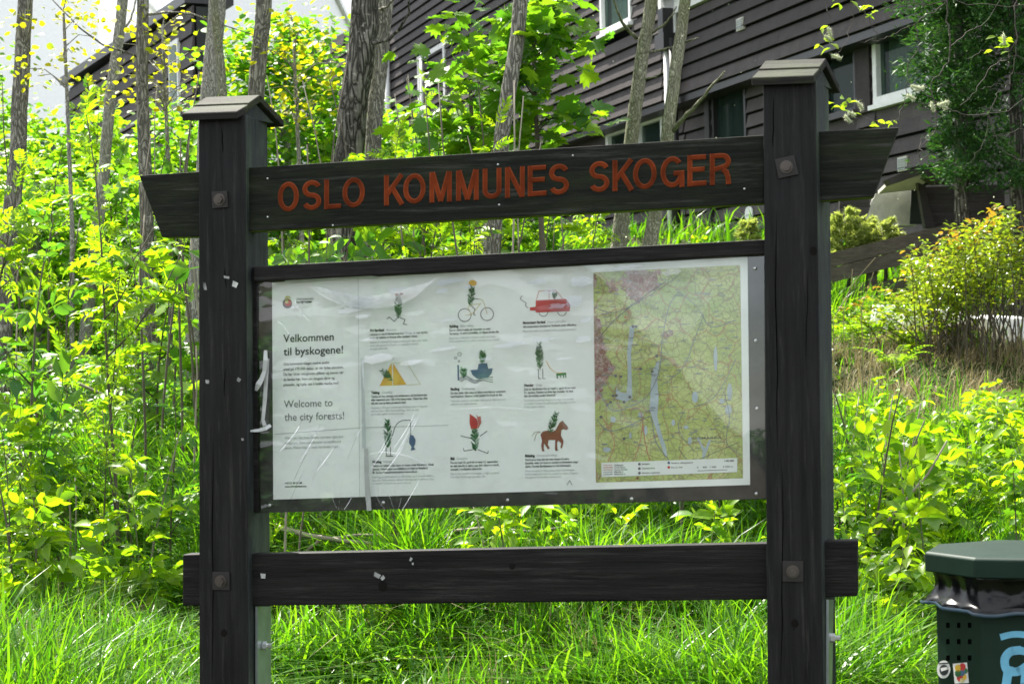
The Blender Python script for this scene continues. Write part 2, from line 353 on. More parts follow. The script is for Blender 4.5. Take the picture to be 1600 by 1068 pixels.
def clapboards(root, W, a0, a1, z0, z1, holes, out=0, exp=.17, mat='board', topf=None, seed=1):
    rr = random.Random(seed); z = z0; cnt = 0
    while z < z1-.02:
        zt = min(z+exp, z1); iv = [(a0, a1)]
        for (h0, h1, b0, b1) in holes:
            if b0 < zt-.01 and b1 > z+.01:
                nv = []
                for (p, q) in iv:
                    if h0 > p: nv.append((p, min(q, h0)))
                    if h1 < q: nv.append((max(p, h1), q))
                iv = [(p, q) for p, q in nv if q-p > .02]
        for (p, q) in iv:
            x = p
            while x < q-.01:
                L = rr.uniform(3.2, 5.4); e = x+L
                if e > q-.6: e = q
                if topf:
                    pass
                prof = [(out+.046, z), (out+.014, zt-.024), (out-.01, zt-.024), (out-.01, z)]
                if e > x+.02:
                    j = rr.uniform(-.002, .002)
                    Vv = [local(root, W.pt(aa, zz+j, oo)) for aa in (x+.002, e-.002) for (oo, zz) in prof]
                    if topf:
                        # trim the run under a sloping roof line
                        zm = topf(x), topf(e)
                        if max(zm) <= z: x = e; continue
                        if min(zm) < zt:
                            # walk to the crossing
                            if zm[0] < zm[1]:
                                f = max(0, (zt-zm[0])/(zm[1]-zm[0])); xs_ = x+(e-x)*f
                                Vv = [local(root, W.pt(aa, zz, oo)) for aa in (min(xs_, e-.01), e-.002) for (oo, zz) in prof]
                            else:
                                x = e; continue
                    o = obj('board', Vv, [(0, 1, 2, 3), (7, 6, 5, 4), (0, 4, 5, 1), (1, 5, 6, 2), (2, 6, 7, 3), (3, 7, 4, 0)], M[mat], root); cnt += 1
                x = e
        z += exp
    return cnt
def window(root, W, px0, px1, pyt, pyb, out, fw=.07, frame='white', curtain=None, mull=None, label=None):
    """window whose left edge column is px0, right px1; top/bottom taken at the left edge"""
    a0, zt = W.az(px0, pyt, out); _, zb = W.az(px0, pyb, out); a1, _ = W.az(px1, pyb, out)
    wr = bpy.data.objects.new('window', None); link(wr, root, label=label)
    g = G(); wbox(g, root, W, a0, a1, zb, zb+fw, out-.05, out+.045); wbox(g, root, W, a0, a1, zt-fw, zt, out-.05, out+.045)
    wbox(g, root, W, a0, a0+fw, zb+fw, zt-fw, out-.05, out+.043); wbox(g, root, W, a1-fw, a1, zb+fw, zt-fw, out-.05, out+.043)
    if mull:
        am, _ = W.az(mull, pyb, out); wbox(g, root, W, am-fw*.6, am+fw*.6, zb+fw, zt-fw, out-.05, out+.043)
    g.obj('frame', M[frame], wr)
    g = G(); wbox(g, root, W, a0-.03, a1+.03, zb-.05, zb-.004, out-.02, out+.09); g.obj('sill', M[frame], wr)
    g = G(); wbox(g, root, W, a0+fw+.001, a1-fw-.001, zb+fw+.001, zt-fw-.001, out-.03, out-.012); g.obj('pane', M['glass'], wr)
    g = G(); wbox(g, root, W, a0, a1, zb, zt, out-.62, out-.60); g.obj('room_backdrop', M['dark'], wr)
    if curtain:
        c0, c1 = a0+fw+(a1-a0)*curtain[0], a0+(a1-a0)*curtain[1]; n = 26; Vv = []
        for i in range(n+1):
            a = c0+(c1-c0)*i/n; oo = out-.12+.022*math.sin(i*1.9)
            Vv += [local(root, W.pt(a, zb+.03, oo)), local(root, W.pt(a, zt-.03, oo))]
        obj('curtain', Vv, [(2*i, 2*i+2, 2*i+3, 2*i+1) for i in range(n)], M['curtain'], wr, smooth=True)
    return (a0, a1, zb-.05, zt)
P0 = at(1040, 572, 24.0); W = Wall(P0, -186)
house = thing('house', 'long dark brown clapboard house with white framed windows behind the trees', 'house', (P0.x, P0.y, float(gz(P0.x, P0.y))))
zl = W.az(1150, 118)[1]; zlow = 2.2
A_left = W.az(612, 300)[0]; A_mid = W.az(1043, 300)[0]; A_right = W.az(1700, 300)[0]
ztopR = W.az(1100, 4)[1]; REC = -.28
h = [window(house, W, 940, 990, -40, 57, .01, .06, curtain=(.0, .5))]
clapboards(house, W, A_left, A_mid-.02, zl, 9.0, h, 0, seed=2)
clapboards(house, W, A_mid+.02, A_right, zl, ztopR, [], 0, seed=3)
W2 = window(house, W, 950, 1042, 205, 262, REC, .09, mull=1001)
W3 = window(house, W, 1116, 1172, 135, 262, REC, .05, 'boarddark' if 0 else 'blacktrim')
W4 = window(house, W, 1290, 1343, 72, 186, REC, .03, 'blacktrim')
W5 = window(house, W, 1367, 1460, 36, 166, REC, .075, curtain=(.0, .62))
WL = window(house, W, 655, 700, 90, 205, 0.01, .09, curtain=(.5, .95))
lows = [W2, W3, W4, W5]
for hx in lows:
    g = G(); wbox(g, house, W, hx[0]-.02, hx[1]+.02, hx[2]-.20, hx[2]-.006, REC-.04, REC+.012); g.obj('apron_board', M['boardlow'], house)
clapboards(house, W, A_mid, A_right, zlow, zl-.03, lows, REC, mat='boardlow', seed=5)
clapboards(house, W, A_left, A_mid, zlow, zl-.03, [W2, WL], REC+.02, mat='boardlow', seed=6)
g = G(); wbox(g, house, W, A_left, A_right, zl-.10, zl-.022, REC, .02); g.obj('overhang_beam', M['blacktrim'], house)
g = G(); a, _ = W.az(1343, 100, REC); b, _ = W.az(1366, 100, REC); wbox(g, house, W, a+.004, b-.004, W5[2], zl-.101, REC-.02, REC+.06); g.obj('trim_post', M['board'], house)
g = G(); a, _ = W.az(1109, 200, REC); b, _ = W.az(1116, 200, REC); wbox(g, house, W, a+.002, b-.002, zlow, zl-.101, REC-.02, REC+.07); g.obj('trim_post', M['blacktrim'], house)
g = G(); wbox(g, house, W, A_mid-.02, A_right, ztopR+.002, ztopR+.26, -.1, .06); g.obj('fascia', M['white'], house)
# solid core so that nothing shows through
g = G(); wbox(g, house, W, A_left+.01, A_mid, zlow-1.5, 9.02, -7, -.92); wbox(g, house, W, A_mid+.002, A_right-.01, zlow-1.5, ztopR+.02, -7, -.921)
g.obj('inner_wall', M['dark'], house)
g = G(); wbox(g, house, W, A_left-.3, A_mid+.1, 9.022, 9.2, -7.4, .4); wbox(g, house, W, A_mid+.102, A_right+.3, ztopR+.262, ztopR+.36, -7.4, .3)
g.obj('roof', M['blacktrim'], house)
g = G(); wbox(g, house, W, A_left+.0, A_right, 1.2, zlow-.02, REC-.3, REC-.02); g.obj('plinth', M['fence'], house)
# lower section that carries on to the left under a raking roof edge
e0a, e0z = W.az(445, 88, -.1); e1a, e1z = W.az(546, 42, -.1); ke = (e1z-e0z)/(e1a-e0a)
clapboards(house, W, W.az(430, 300)[0], A_left-.08, zlow, e1z+3, [], -.1, exp=.2, topf=lambda a: e0z+ke*(a-e0a), seed=12)
g = G(); aa0 = W.az(430, 300)[0]; g.prism([local(house, W.pt(a_, z_, -.15)) for a_, z_ in ((aa0, 1.5), (A_left-.1, 1.5), (A_left-.1, e0z+ke*(A_left-.1-e0a)-.05), (aa0, e0z+ke*(aa0-e0a)-.05))], W.n*-.5); g.obj('inner_wall', M['dark'], house)
# end wall at the far left corner
g = G(); wbox(g, house, W, A_left-.05, A_left-.005, 1.5, 9.0, -6.9, .04); g.obj('corner_board', M['board'], house)
def pipe(px, y0, y1, r, out, mat, name='downspout'):
    a, z0 = W.az(px, y0, out); _, z1 = W.az(px, y1, out); g = G()
    g.tube([local(house, W.pt(a, z0, out)), local(house, W.pt(a, z1, out))], r, 10); return g.obj(name, M[mat], house, smooth=True), a, z0, z1
pipe(1041, 60, 420, .038, .09, 'white'); pipe(1050, 60, 420, .055, .10, 'blacktrim'); pipe(604, 60, 330, .05, .08, 'white'); pipe(658, 92, 290, .03, .08, 'white')
a, z = W.az(1043, 66, .1); g = G(); wbox(g, house, W, a-.12, a+.16, z-.1, z+.09, .05, .22); wbox(g, house, W, a-.05, a+.10, z+.092, z+.4, .06, .2); g.obj('rain_hopper', M['blacktrim'], house)
a, z = W.az(1047, 12, .03); g = G(); wbox(g, house, W, a-.22, a+.2, z-.5, z+.7, .037, .06); g.obj('white_panel', M['white'], house)
for (px, py, o) in ((1157, 38, .03), (1411, 256, REC+.03)):
    a, z = W.az(px, py, o); g = G(); wbox(g, house, W, a-.09, a+.09, z-.07, z+.07, o-.02, o+.012)
    for k in range(5): wbox(g, house, W, a-.075, a+.075, z-.055+k*.024, z-.045+k*.024, o+.012, o+.022, 1)
    g.obj('vent', [M['cream'], M['steel']], house)
# porch at the right: cream soffit and cream door panel beside a black opening
Wp = W
def quadpx(g, root, pts, Y, thick, mi=0):
    P = [at(px, py, Y if not hasattr(Y, '__len__') else Y[i]) for i, (px, py) in enumerate(pts)]
    g.prism([local(root, p) for p in P], (0, thick, 0), mi)
g = G(); quadpx(g, house, [(1352, 352), (1432, 352), (1430, 296), (1368, 302)], 17.2, .1); g.obj('door_panel', M['cream'], house)
for k in range(7):
    g = G(); t0 = k/7; t1 = (k+.92)/7
    A = at(1372, 303, 17.1); B = at(1434, 296, 17.1); C_ = at(1460, 272, 15.9); D = at(1392, 284, 15.9)
    p = [A.lerp(D, t0), B.lerp(C_, t0), B.lerp(C_, t1), A.lerp(D, t1)]
    g.prism([local(house, q) for q in p], (0, 0, .03)); g.obj('soffit_board', M['cream'], house)
g = G(); quadpx(g, house, [(1386, 280), (1440, 258), (1530, 262), (1530, 282), (1462, 286), (1440, 272), (1392, 288)], 15.85, .2); g.obj('porch_fascia', M['board'], house)
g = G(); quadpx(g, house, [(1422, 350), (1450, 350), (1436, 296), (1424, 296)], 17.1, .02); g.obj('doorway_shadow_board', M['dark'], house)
g = G(); quadpx(g, house, [(1446, 356), (1462, 356), (1446, 290), (1434, 285)], 16.2, .1); g.obj('porch_post', M['board'], house)
for k in range(6):
    g = G(); y = 292+k*14; quadpx(g, house, [(1449+k*2, y+13), (1570, y+9), (1570, y-4), (1446+k*2, y)], 16.3, .06); g.obj('board', M['board'], house)
for k in range(3):
    g = G(); y = 300+k*13; quadpx(g, house, [(1312, y+12), (1360, y+9), (1358, y-3), (1312, y)], 17.25, .06); g.obj('board', M['boardlow'], house)
# shield shaped white sign on the wall
a, z = W.az(1171, 336, REC+.05); pts = []
for i in range(25):
    th = 2*math.pi*i/24; x = math.cos(th)*.10; y = math.sin(th)*.13
    if y > .06: y = .06+(y-.06)*.6
    pts.append((x, y))
pts = pts[:-1]
sg = thing('house_sign', 'small white shield shaped plate with faint grey lettering on the brown house wall', 'sign', W.pt(a, z, REC+.05))
g = G(); g.prism([W.t*x+Vector((0, 0, y)) for x, y in pts], W.n*.012); g.obj('plate', M['white'], sg)
def textmesh(body, size=1.0, bold=0.0):
    cu = bpy.data.curves.new('t', 'FONT'); cu.body = body; cu.size = size; cu.offset = bold; cu.resolution_u = 3
    o = bpy.data.objects.new('t', cu); COL.objects.link(o); bpy.context.view_layer.update()
    me = bpy.data.meshes.new_from_object(o.evaluated_get(bpy.context.evaluated_depsgraph_get()))
    V = [v.co.copy() for v in me.vertices]; Fc = [tuple(p.vertices) for p in me.polygons]
    COL.objects.unlink(o); bpy.data.objects.remove(o); bpy.data.curves.remove(cu); bpy.data.meshes.remove(me); return V, Fc
Vt, Ft = textmesh('velkommen', .05)
wd = max(v.x for v in Vt); obj('lettering', [W.t*((v.x-wd/2)*.15/wd)+Vector((0, 0, v.y*.9-.01))+W.n*.0135 for v in Vt], Ft, M['grey'], sg)
# left wing with the sloping top edge, seen between the trunks
Pw = at(220, 572, 34.0); WW = Wall(Pw, -556)
wing = thing('house', 'dark clapboard gable end under a white sky, far left behind the slim trunks', 'house', (Pw.x, Pw.y, float(gz(Pw.x, Pw.y))))
aL, zL = WW.az(120, 124); aR, zR = WW.az(302, 5); kz = (zR-zL)/(aR-aL)
clapboards(wing, WW, aL-1, aR, 2.6, zR+.3, [], 0, exp=.24, topf=lambda a: zL+kz*(a-aL), seed=9)
g = G(); g.prism([local(wing, WW.pt(a_, z_, -.05)) for a_, z_ in ((aL-1, 2), (aR, 2), (aR-.02, zR-.05), (aL-1, zL-kz*1-.05))], WW.n*-.4); g.obj('inner_wall', M['dark'], wing)
g = G(); g.prism([local(wing, WW.pt(a_, z_, .14)) for a_, z_ in ((aL-1, zL-kz), (aR, zR), (aR, zR+.16), (aL-1, zL-kz+.16))], WW.n*-.8); g.obj('roof', M['blacktrim'], wing)
g = G(); a_, z_ = WW.az(278, 160); wbox(g, wing, WW, a_-.3, a_+.3, z_-.5, z_+1.0, .02, .07); g.obj('window_frame', M['white'], wing)
g = G(); wbox(g, wing, WW, a_-.22, a_+.22, z_-.42, z_+.92, .071, .085); g.obj('pane', M['glass'], wing)
# pale rendered buildings behind
def block(px0, px1, ytop, Y, depth, label):
    A = at(px0, 572, Y); B = at(px1, 572, Y); z1 = at(px0, ytop, Y).z; gzv = float(gz((A.x+B.x)/2, Y))-1.2
    r_ = thing('building', label, 'building', ((A.x+B.x)/2, Y, gzv)); hw = (B.x-A.x)/2; g = G()
    g.box(-hw, hw, 0, depth, 0, z1-gzv); g.obj('wall', M['render'], r_)
    g = G(); g.box(-hw-.1, hw+.1, -.1, depth+.1, z1-gzv+.002, z1-gzv+.15); g.obj('roof', M['white'], r_)
    return r_, hw, z1-gzv
b1, hw, ht = block(-260, 165, -60, 46, 9, 'tall white rendered building at the far left edge behind the leaves')
for i in range(3):
    x = -hw+1.4+i*1.9
    wr = bpy.data.objects.new('window', None); link(wr, b1)
    g = G(); g.box(x-.5, x+.5, -.03, .01, 3.2, 4.6); g.obj('frame', M['white'], wr); g = G(); g.box(x-.42, x+.42, -.045, -.032, 3.28, 4.52); g.obj('pane', M['glass'], wr)
b2, hw, ht = block(303, 520, -30, 44, 8, 'white rendered house wall seen through yellow leaves above the left post')
g = G(); g.box(-hw+1, -hw+1.9, -.04, .01, 4.1, 5.2); g.obj('window', M['glass'], b2)
# timber retaining rails on the slope at the right
fr = thing('retaining_fence', 'low weathered timber fence of wide sloping boards below the porch', 'fence', at(1430, 420, 15.9))
def railpx(p0, p1, h0, h1, Y0, Y1, name='rail'):
    A = at(p0[0], p0[1], Y0); B = at(p1[0], p1[1], Y1); C_ = at(p1[0], p1[1]+h1, Y1); D = at(p0[0], p0[1]+h0, Y0)
    g = G(); g.prism([local(fr, q) for q in (A, B, C_, D)], (0, .05, 0)); return g.obj(name, M['fence'], fr)
for k in range(2):
    railpx((1270, 402+k*24), (1640, 311+k*22), 23, 21, 16.2, 15.6)
railpx((1270, 468), (1640, 372), 24, 20, 16.2, 15.6)
for px in (1362, 1480, 1590):
    t_ = (px-1270)/370; Y = 16.2-.6*t_+.06; A = at(px, 402-91*t_, Y); g = G(); q = local(fr, A)
    g.box(q.x-.04, q.x+.04, q.y, q.y+.08, q.z-.9, q.z-.01); g.obj('post', M['fence'], fr)
# ------------------------------------------------------------ the information board
TH = R(12.5); S0 = at(780, 572, 5.4); S0.z = 0
board = thing('information_board', 'large dark wooden notice board on two capped posts with red lettering and map poster', 'information board', S0, -TH)
sx_ = Vector((math.cos(TH), -math.sin(TH), 0)); sy_ = Vector((math.sin(TH), math.cos(TH), 0))
def L(px, py, d=0.0):                    # a place of the board's plane, d metres behind the posts' front
    r_ = ray(px, py); Q = S0+sy_*d; k = (Q-EYE).dot(sy_)/r_.dot(sy_); p = EYE+r_*k-S0
    return Vector((p.dot(sx_), d, p.z))
def slab(g, pts, d, thick, mi=0): g.prism([L(px, py, d) for px, py in pts], (0, thick, 0), mi)
def post(pt, pb, wpx, side, twist):
    """pt, pb: top and bottom left-edge pixels, wpx: widths"""
    a = L(*pt); b = L(pb[0], pb[1]); a2 = L(pt[0]+wpx[0], pt[1]-2); b2 = L(pb[0]+wpx[1], pb[1])
    b = a+(b-a)*((a.z+.35)/(a.z-b.z)); b2 = a2+(b2-a2)*((a2.z+.35)/(a2.z-b2.z))     # down into the ground
    g = G(); off = Vector((math.sin(twist), math.cos(twist), 0))*side
    P = [a, a2, b2, b]; Q = [p+off for p in P]; e = .004
    V = P+Q; Fq = [(0, 1, 2, 3), (7, 6, 5, 4), (1, 5, 6, 2), (0, 3, 7, 4), (0, 4, 5, 1), (3, 2, 6, 7)]
    o = obj('post', V, Fq, [M['post'], M['postside']], board, mi=[0, 0, 1, 1, 0, 0]); bevel(o, .004, 2)
    # drying cracks, thin and slightly recessed looking grooves cut as dark wedges
    return o, a, a2, b, b2, off
pl, a, a2, b, b2, offl = post((310, 181), (311, 1068), (74, 78), .178, R(1))
pr, c, c2, d_, d2, offr = post((1192, 126), (1199, 1068), (83, 88), .17, R(8.5))
def cap(post_, a, a2, off, ov):
    mid = (a+a2)/2+off/2; hw = (a2-a).length/2+ov; hd = off.length/2+.030; zt = max(a.z, a2.z)
    rise = .062; t = .022; e = Vector((1, 0, 0)); sl = (rise)/(hd)
    dirx = (a2-a).normalized(); dirx.z *= .6; dirx.normalize()
    z0 = mid.z+.006
    dv = Vector((math.sin(R(15)), math.cos(R(15)), 0))
    def P(u, v, h): return mid+dirx*u+dv*v+Vector((0, 0, z0-mid.z+h))
    for s, nm in ((-1, 'cap_board'), (1, 'cap_board')):
        y0, y1 = 0, s*hd; drop = -.0
        for k in range(2 if s < 0 else 1):
            f0, f1 = (k*.5, k*.5+.495) if s < 0 else (0, 1)
            pts = []
            for f in (f0, f1): pts.append((s*hd*f, rise*(1-f)-.004*(k == 1 and f == f0)))
            g = G(); (ya, ha), (yb, hb) = pts; th = t
            V = [P(-hw, ya, ha+.0), P(hw, ya, ha), P(hw, yb, hb), P(-hw, yb, hb), P(-hw, ya, ha-th), P(hw, ya, ha-th), P(hw, yb, hb-th), P(-hw, yb, hb-th)]
            if s > 0: V = [v+Vector((0, .003, 0)) for v in V]
            o = obj('cap_board', V, [(0, 1, 2, 3), (7, 6, 5, 4), (0, 4, 5, 1), (1, 5, 6, 2), (2, 6, 7, 3), (3, 7, 4, 0)], [M['cap'], M['capside']], post_, mi=[0, 1, 1, 1, 1, 1])
            bevel(o, .002, 1)
    # wedge of post wood filling the gable under the boards
    hb = off.length/2
    g = G(); w2 = (a2-a).length/2-.002
    g.prism([P(-w2, -hb, -.012), P(-w2, hb, -.012), P(-w2, 0, rise-t-.006)], dirx*(2*w2)); g.obj('cap_block', M['postside'], post_)
cap(pl, a, a2, offl, .012); cap(pr, c, c2, offr, .012)
def bolt(parent, px, py, sz, tilt, rnd=False):
    p = L(px, py, -.001); u = Vector((math.cos(tilt), 0, math.sin(tilt))); v = Vector((-math.sin(tilt), 0, math.cos(tilt))); s = sz/2
    g = G(); g.prism([p+u*x+v*y for x, y in ((-s, -s), (s, -s), (s, s), (-s, s))], (0, -.005, 0)); o = g.obj('bolt_plate', M['plate'], parent); bevel(o, .001, 1)
    g = G(); q = p+Vector((0, -.0055, 0)); g.prism([q+(u*math.cos(i*math.pi/10)+v*math.sin(i*math.pi/10))*.0175 for i in range(20)], (0, -.0025, 0))
    g.prism([q+Vector((0, -.0027, 0))+(u*math.cos(i*math.pi/3)+v*math.sin(i*math.pi/3))*.0125 for i in range(6)], (0, -.011, 0))
    g.prism([q+Vector((0, -.0109, 0))+(u*math.cos(i*math.pi/6)+v*math.sin(i*math.pi/6))*.0055 for i in range(12)], (0, -.004, 0))
    g.obj('bolt', M['bolt'], parent)
bolt(pl, 344, 312, .048, R(2)); bolt(pl, 346, 907, .052, R(-1)); bolt(pr, 1229, 261, .054, R(10)); bolt(pr, 1239, 892, .056, R(-1))
# knots, cracks and staples on the posts
def crack(parent, pts, w_, d=-.0006, mat='crack'):
    n = len(pts); V = []
    for i, (x, y) in enumerate(pts):
        k = w_*(1-abs(2*i/(n-1)-1)**3)+.15; V += [L(x-k/2, y, d), L(x+k/2, y, d)]
    return obj('crack', V, [(2*i, 2*i+1, 2*i+3, 2*i+2) for i in range(n-1)], M[mat], parent)
rr = random.Random(4)
def vline(x, y0, y1, j=1.5, n=14):
    o = []; xx = x
    for i in range(n): xx += rr.uniform(-j, j)*.5; o.append((xx, y0+(y1-y0)*i/(n-1)))
    return o
crack(pl, vline(334, 690, 1066), 1.3); crack(pl, vline(346, 200, 240), 1.2); crack(pl, vline(352, 418, 450), 1.2); crack(pl, vline(352, 575, 620), 1.1)
crack(pr, vline(1209, 150, 232), 1.5); crack(pr, vline(1214, 330, 700, 2), 1.5); crack(pr, vline(1222, 730, 1066, 2), 1.3); crack(pr, vline(1262, 420, 560), .8); crack(pr, vline(1241, 965, 985), 1.0)
def knot(parent, px, py, rx, ry, d=-.0007):
    V = [L(px+rx*math.cos(i*math.pi/7), py+ry*math.sin(i*math.pi/7), d) for i in range(14)]
    obj('knot', V, [tuple(range(14))[::-1]], M['knot'], parent)
knot(pl, 350, 988, 5, 6); knot(pr, 1242, 973, 6, 6.5); knot(pr, 1271, 392, 6, 7)
def staple(parent, px, py, w_, h_, ang, d=-.001):
    a_ = R(ang); P_ = []
    for x, y in ((-w_/2, -h_/2), (w_/2, -h_/2*.8), (w_/2*.9, h_/2), (-w_/2*.7, h_/2*.9)):
        P_.append(L(px+x*math.cos(a_)-y*math.sin(a_), py+x*math.sin(a_)+y*math.cos(a_), d))
    g = G(); g.prism(P_, (0, -.001, 0)); g.obj('paper_scrap', M['scrap'], parent)
for q in ((320, 447, 5, 13, -10), (367, 444, 9, 9, 20), (354, 433, 9, 4, 5), (324, 596, 6, 6, 0), (373, 593, 6, 6, 30), (379, 686, 4, 4, 0)): staple(pl, *q)
# steel legs on the inner side of the posts
for (p_, x0, x1, y0, yb, ny) in ((pl, 399, 420, 947, 1180, 1008), (pr, 1291, 1300, 936, 1180, 996)):
    g = G(); A = L(x0, y0, .035); C_ = L(x0, yb, .035); B = L(x1, y0, .165); D = L(x1, yb, .165)
    g.prism([A, B, D, C_], (.007, 0, 0)); g.obj('steel_leg', M['steel'], p_)
    q = L((x0+x1)/2-2, ny, .08); g = G(); g.tube([q+Vector((-.01, 0, 0)), q+Vector((.034, 0, 0))], .007, 6); g.tube([q+Vector((.008, 0, 0)), q+Vector((.020, 0, 0))], .013, 6); g.obj('nut', M['bright'], p_)
def railpiece(name, parts, d, thick, mats, parent=board, bev=.004):
    out = []
    for pts in parts:
        g = G(); slab(g, pts, d, thick); o = g.obj(name, mats, parent); bevel(o, bev, 2); out.append(o)
    return out
# title plank with its mossy underside and the two tails that stick out beyond the posts
def titlepiece(pts, d, thick, name='title_plank'):
    P = [L(px, py, d) for px, py in pts]; Q = [p+Vector((0, thick, 0)) for p in P]
    n = len(P); Fq = [tuple(range(n)), tuple(range(n, 2*n))[::-1]]+[(i, n+i, n+(i+1) % n, (i+1) % n) for i in range(n)]
    mi = [0, 0]+[2 if i == 0 else (1 if i == 2 else 0) for i in range(n)]
    o = obj(name, P+Q, Fq, [M['title'], M['moss'], M['capside']], board, mi=mi); bevel(o, .003, 2); return o
tp = titlepiece([(386, 262), (1194, 211), (1194, 318), (386, 362)], .022, .055)
titlepiece([(217, 274), (312, 268), (312, 370), (253, 371)], .03, .055, 'plank_tail')
tr_ = titlepiece([(1272, 206), (1404, 199), (1364, 308), (1272, 315)], .03, .055, 'plank_tail')
crack(tr_, [(1283, 258), (1310, 256), (1345, 255), (1386, 252)], .8, .0292)
# letters of the plank: strokes with a raised spine
def arc(cx, cy, rx, ry, a0, a1, n=14): return [(cx+rx*math.cos(R(a0+(a1-a0)*i/n)), cy+ry*math.sin(R(a0+(a1-a0)*i/n))) for i in range(n+1)]
w0 = .162/2
def Oo(wd): return [(arc(wd/2, .5, wd/2-w0, .5-w0*1.0, 0, 360, 32), True)]
def LET(ch, wd):
    e = w0; W_ = wd
    if ch == 'O': return Oo(W_)
    if ch == 'L': return [([(e, 1), (e, 0)], 0), ([(e, e), (W_, e)], 0)]
    if ch == 'E': return [([(e, 1), (e, 0)], 0), ([(e, e), (W_, e)], 0), ([(e, 1-e), (W_*.97, 1-e)], 0), ([(e, .53), (W_*.9, .53)], 0)]
    if ch == 'K': return [([(e, 1), (e, 0)], 0), ([(W_-e*1.1, 1), (e*1.3, .36)], 0), ([(W_*.42, .56), (W_-e, 0)], 0)]
    if ch == 'M': return [([(e, 0), (e, 1)], 0), ([(W_-e, 0), (W_-e, 1)], 0), ([(e*1.2, 1), (W_/2, .03)], 0), ([(W_-e*1.2, 1), (W_/2, .03)], 0)]
    if ch == 'N': return [([(e, 0), (e, 1)], 0), ([(W_-e, 0), (W_-e, 1)], 0), ([(e*1.1, .98), (W_-e*1.1, .02)], 0)]
    if ch == 'U': return [([(e, 1)]+arc(W_/2, W_/2-.02, W_/2-e, W_/2-.02-e, 180, 360, 16)+[(W_-e, 1)], 0)]
    if ch == 'S':
        rx = W_/2-e; ry = .25-e/2
        top = arc(W_/2, 1-e-ry, rx, ry, 20, 270, 18); bot = arc(W_/2, e+ry, rx, ry, 90, -160, 18)
        return [(top+bot[1:], 0)]
    if ch == 'G': return [(arc(W_/2, .5, W_/2-e, .5-e, 42, 318, 26)+[(W_-e, .43)], 0), ([(W_*.55, .45), (W_, .45)], 0), ([(W_-e*.9, .45), (W_-e*.9, 0)], 0)]
    if ch == 'R': return [([(e, 1), (e, 0)], 0), ([(e, 1-e), (W_*.55, 1-e)]+arc(W_*.58, .735, W_*.42-e, .265-e, 90, -90, 10)+[(e, .47)], 0), ([(W_*.6, .47), (W_*.78, .40), (W_-e*1.15, .2), (W_-e*.9, 0)], 0)]
def stroke(g, pts, closed, wd, fn, d, h):
    n = len(pts); P = [Vector((x, y)) for x, y in pts]
    if closed: P = P[:-1]; n -= 1
    Vv = []
    for i in range(n):
        if closed: a_, b_ = P[(i-1) % n], P[(i+1) % n]
        else: a_, b_ = P[max(i-1, 0)], P[min(i+1, n-1)]
        t = (b_-a_).normalized(); m_ = Vector((-t.y, t.x)); k = wd
        if 0 < i < n-1 or closed:
            t1 = (P[i]-P[(i-1) % n]).normalized(); c_ = max(.5, abs(t1.dot(t))); k = wd/c_
        for s, hh in ((1, 0), (.62, h), (-.62, h), (-1, 0)):
            q = P[i]+m_*k*s; Vv.append(fn(q.x, q.y, d-hh))
    Fq = []; N = n if closed else n-1
    for i in range(N):
        Fq.append((4*i+1, 4*((i+1) % n)+1, 4*((i+1) % n)+2, 4*i+2))
    if not closed: Fq += [(0, 1, 2, 3), (4*n-1, 4*n-2, 4*n-3, 4*n-4)]
    g.add(Vv, Fq, 0)
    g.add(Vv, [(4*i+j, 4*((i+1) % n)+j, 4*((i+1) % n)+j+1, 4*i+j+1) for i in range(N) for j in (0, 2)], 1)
TITLE = [('O', 434, 467), ('S', 472.5, 502), ('L', 506.5, 533), ('O', 535, 570), ('K', 600, 632), ('O', 630, 665), ('M', 671, 706), ('M', 712.5, 748), ('U', 754, 783.5), ('N', 789, 820), ('E', 824.5, 854), ('S', 858, 889), ('S', 921, 952), ('K', 957, 991), ('O', 989, 1026), ('G', 1032, 1069), ('E', 1074, 1104), ('R', 1109, 1142)]
for i_, (ch, x0, x1) in enumerate(TITLE):
    yb0 = 331.5-(x0-434)*.0625; H = 46.5+ (x0-434)*.0035; wd = (x1-x0)/H
    def fn(x, y, d, x0=x0, yb0=yb0, H=H): px = x0+x*H; return L(px, yb0-(px-x0)*.0615-y*H, d)
    g = G()
    for k_, (pts, cl) in enumerate(LET(ch, wd)): stroke(g, pts, cl, w0, fn, .0216, .0022+.0003*k_)
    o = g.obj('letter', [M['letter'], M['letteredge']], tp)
for (px, py) in ((418, 279), (418, 339), (778, 257), (780, 320), (895, 243), (1163, 295), (520, 352)):
    g = G(); g.ball(L(px, py, .0215), .0032, sy=.6); g.obj('screw', M['bright'], tp, smooth=True)
# bottom rail
rl = railpiece('rail', [[(390, 865), (1202, 848), (1202, 936), (390, 946)]], .03, .05, M['plank'])[0]
railpiece('rail_tail', [[(285, 866), (314, 865), (314, 946), (285, 946)], [(1284, 845), (1340, 844), (1340, 931), (1284, 933)]], .034, .06, M['plank'])
crack(rl, [(410, 904), (440, 900), (480, 898), (520, 899)], 1.2, .0292); crack(rl, [(930, 905), (960, 903), (1000, 904)], .8, .0292); crack(rl, [(500, 870), (560, 872), (620, 868)], .9, .0292)
for q in ((411, 899, 8, 8, 0), (589, 898, 11, 7, 25), (598, 902, 6, 7, 50), (642, 873, 4, 6, 30), (645, 880, 3, 4, 0)): staple(rl, *q, d=.0285)
knot(rl, 598, 915, 7, 8, .0292); knot(rl, 800, 884, 5, 5, .0292)
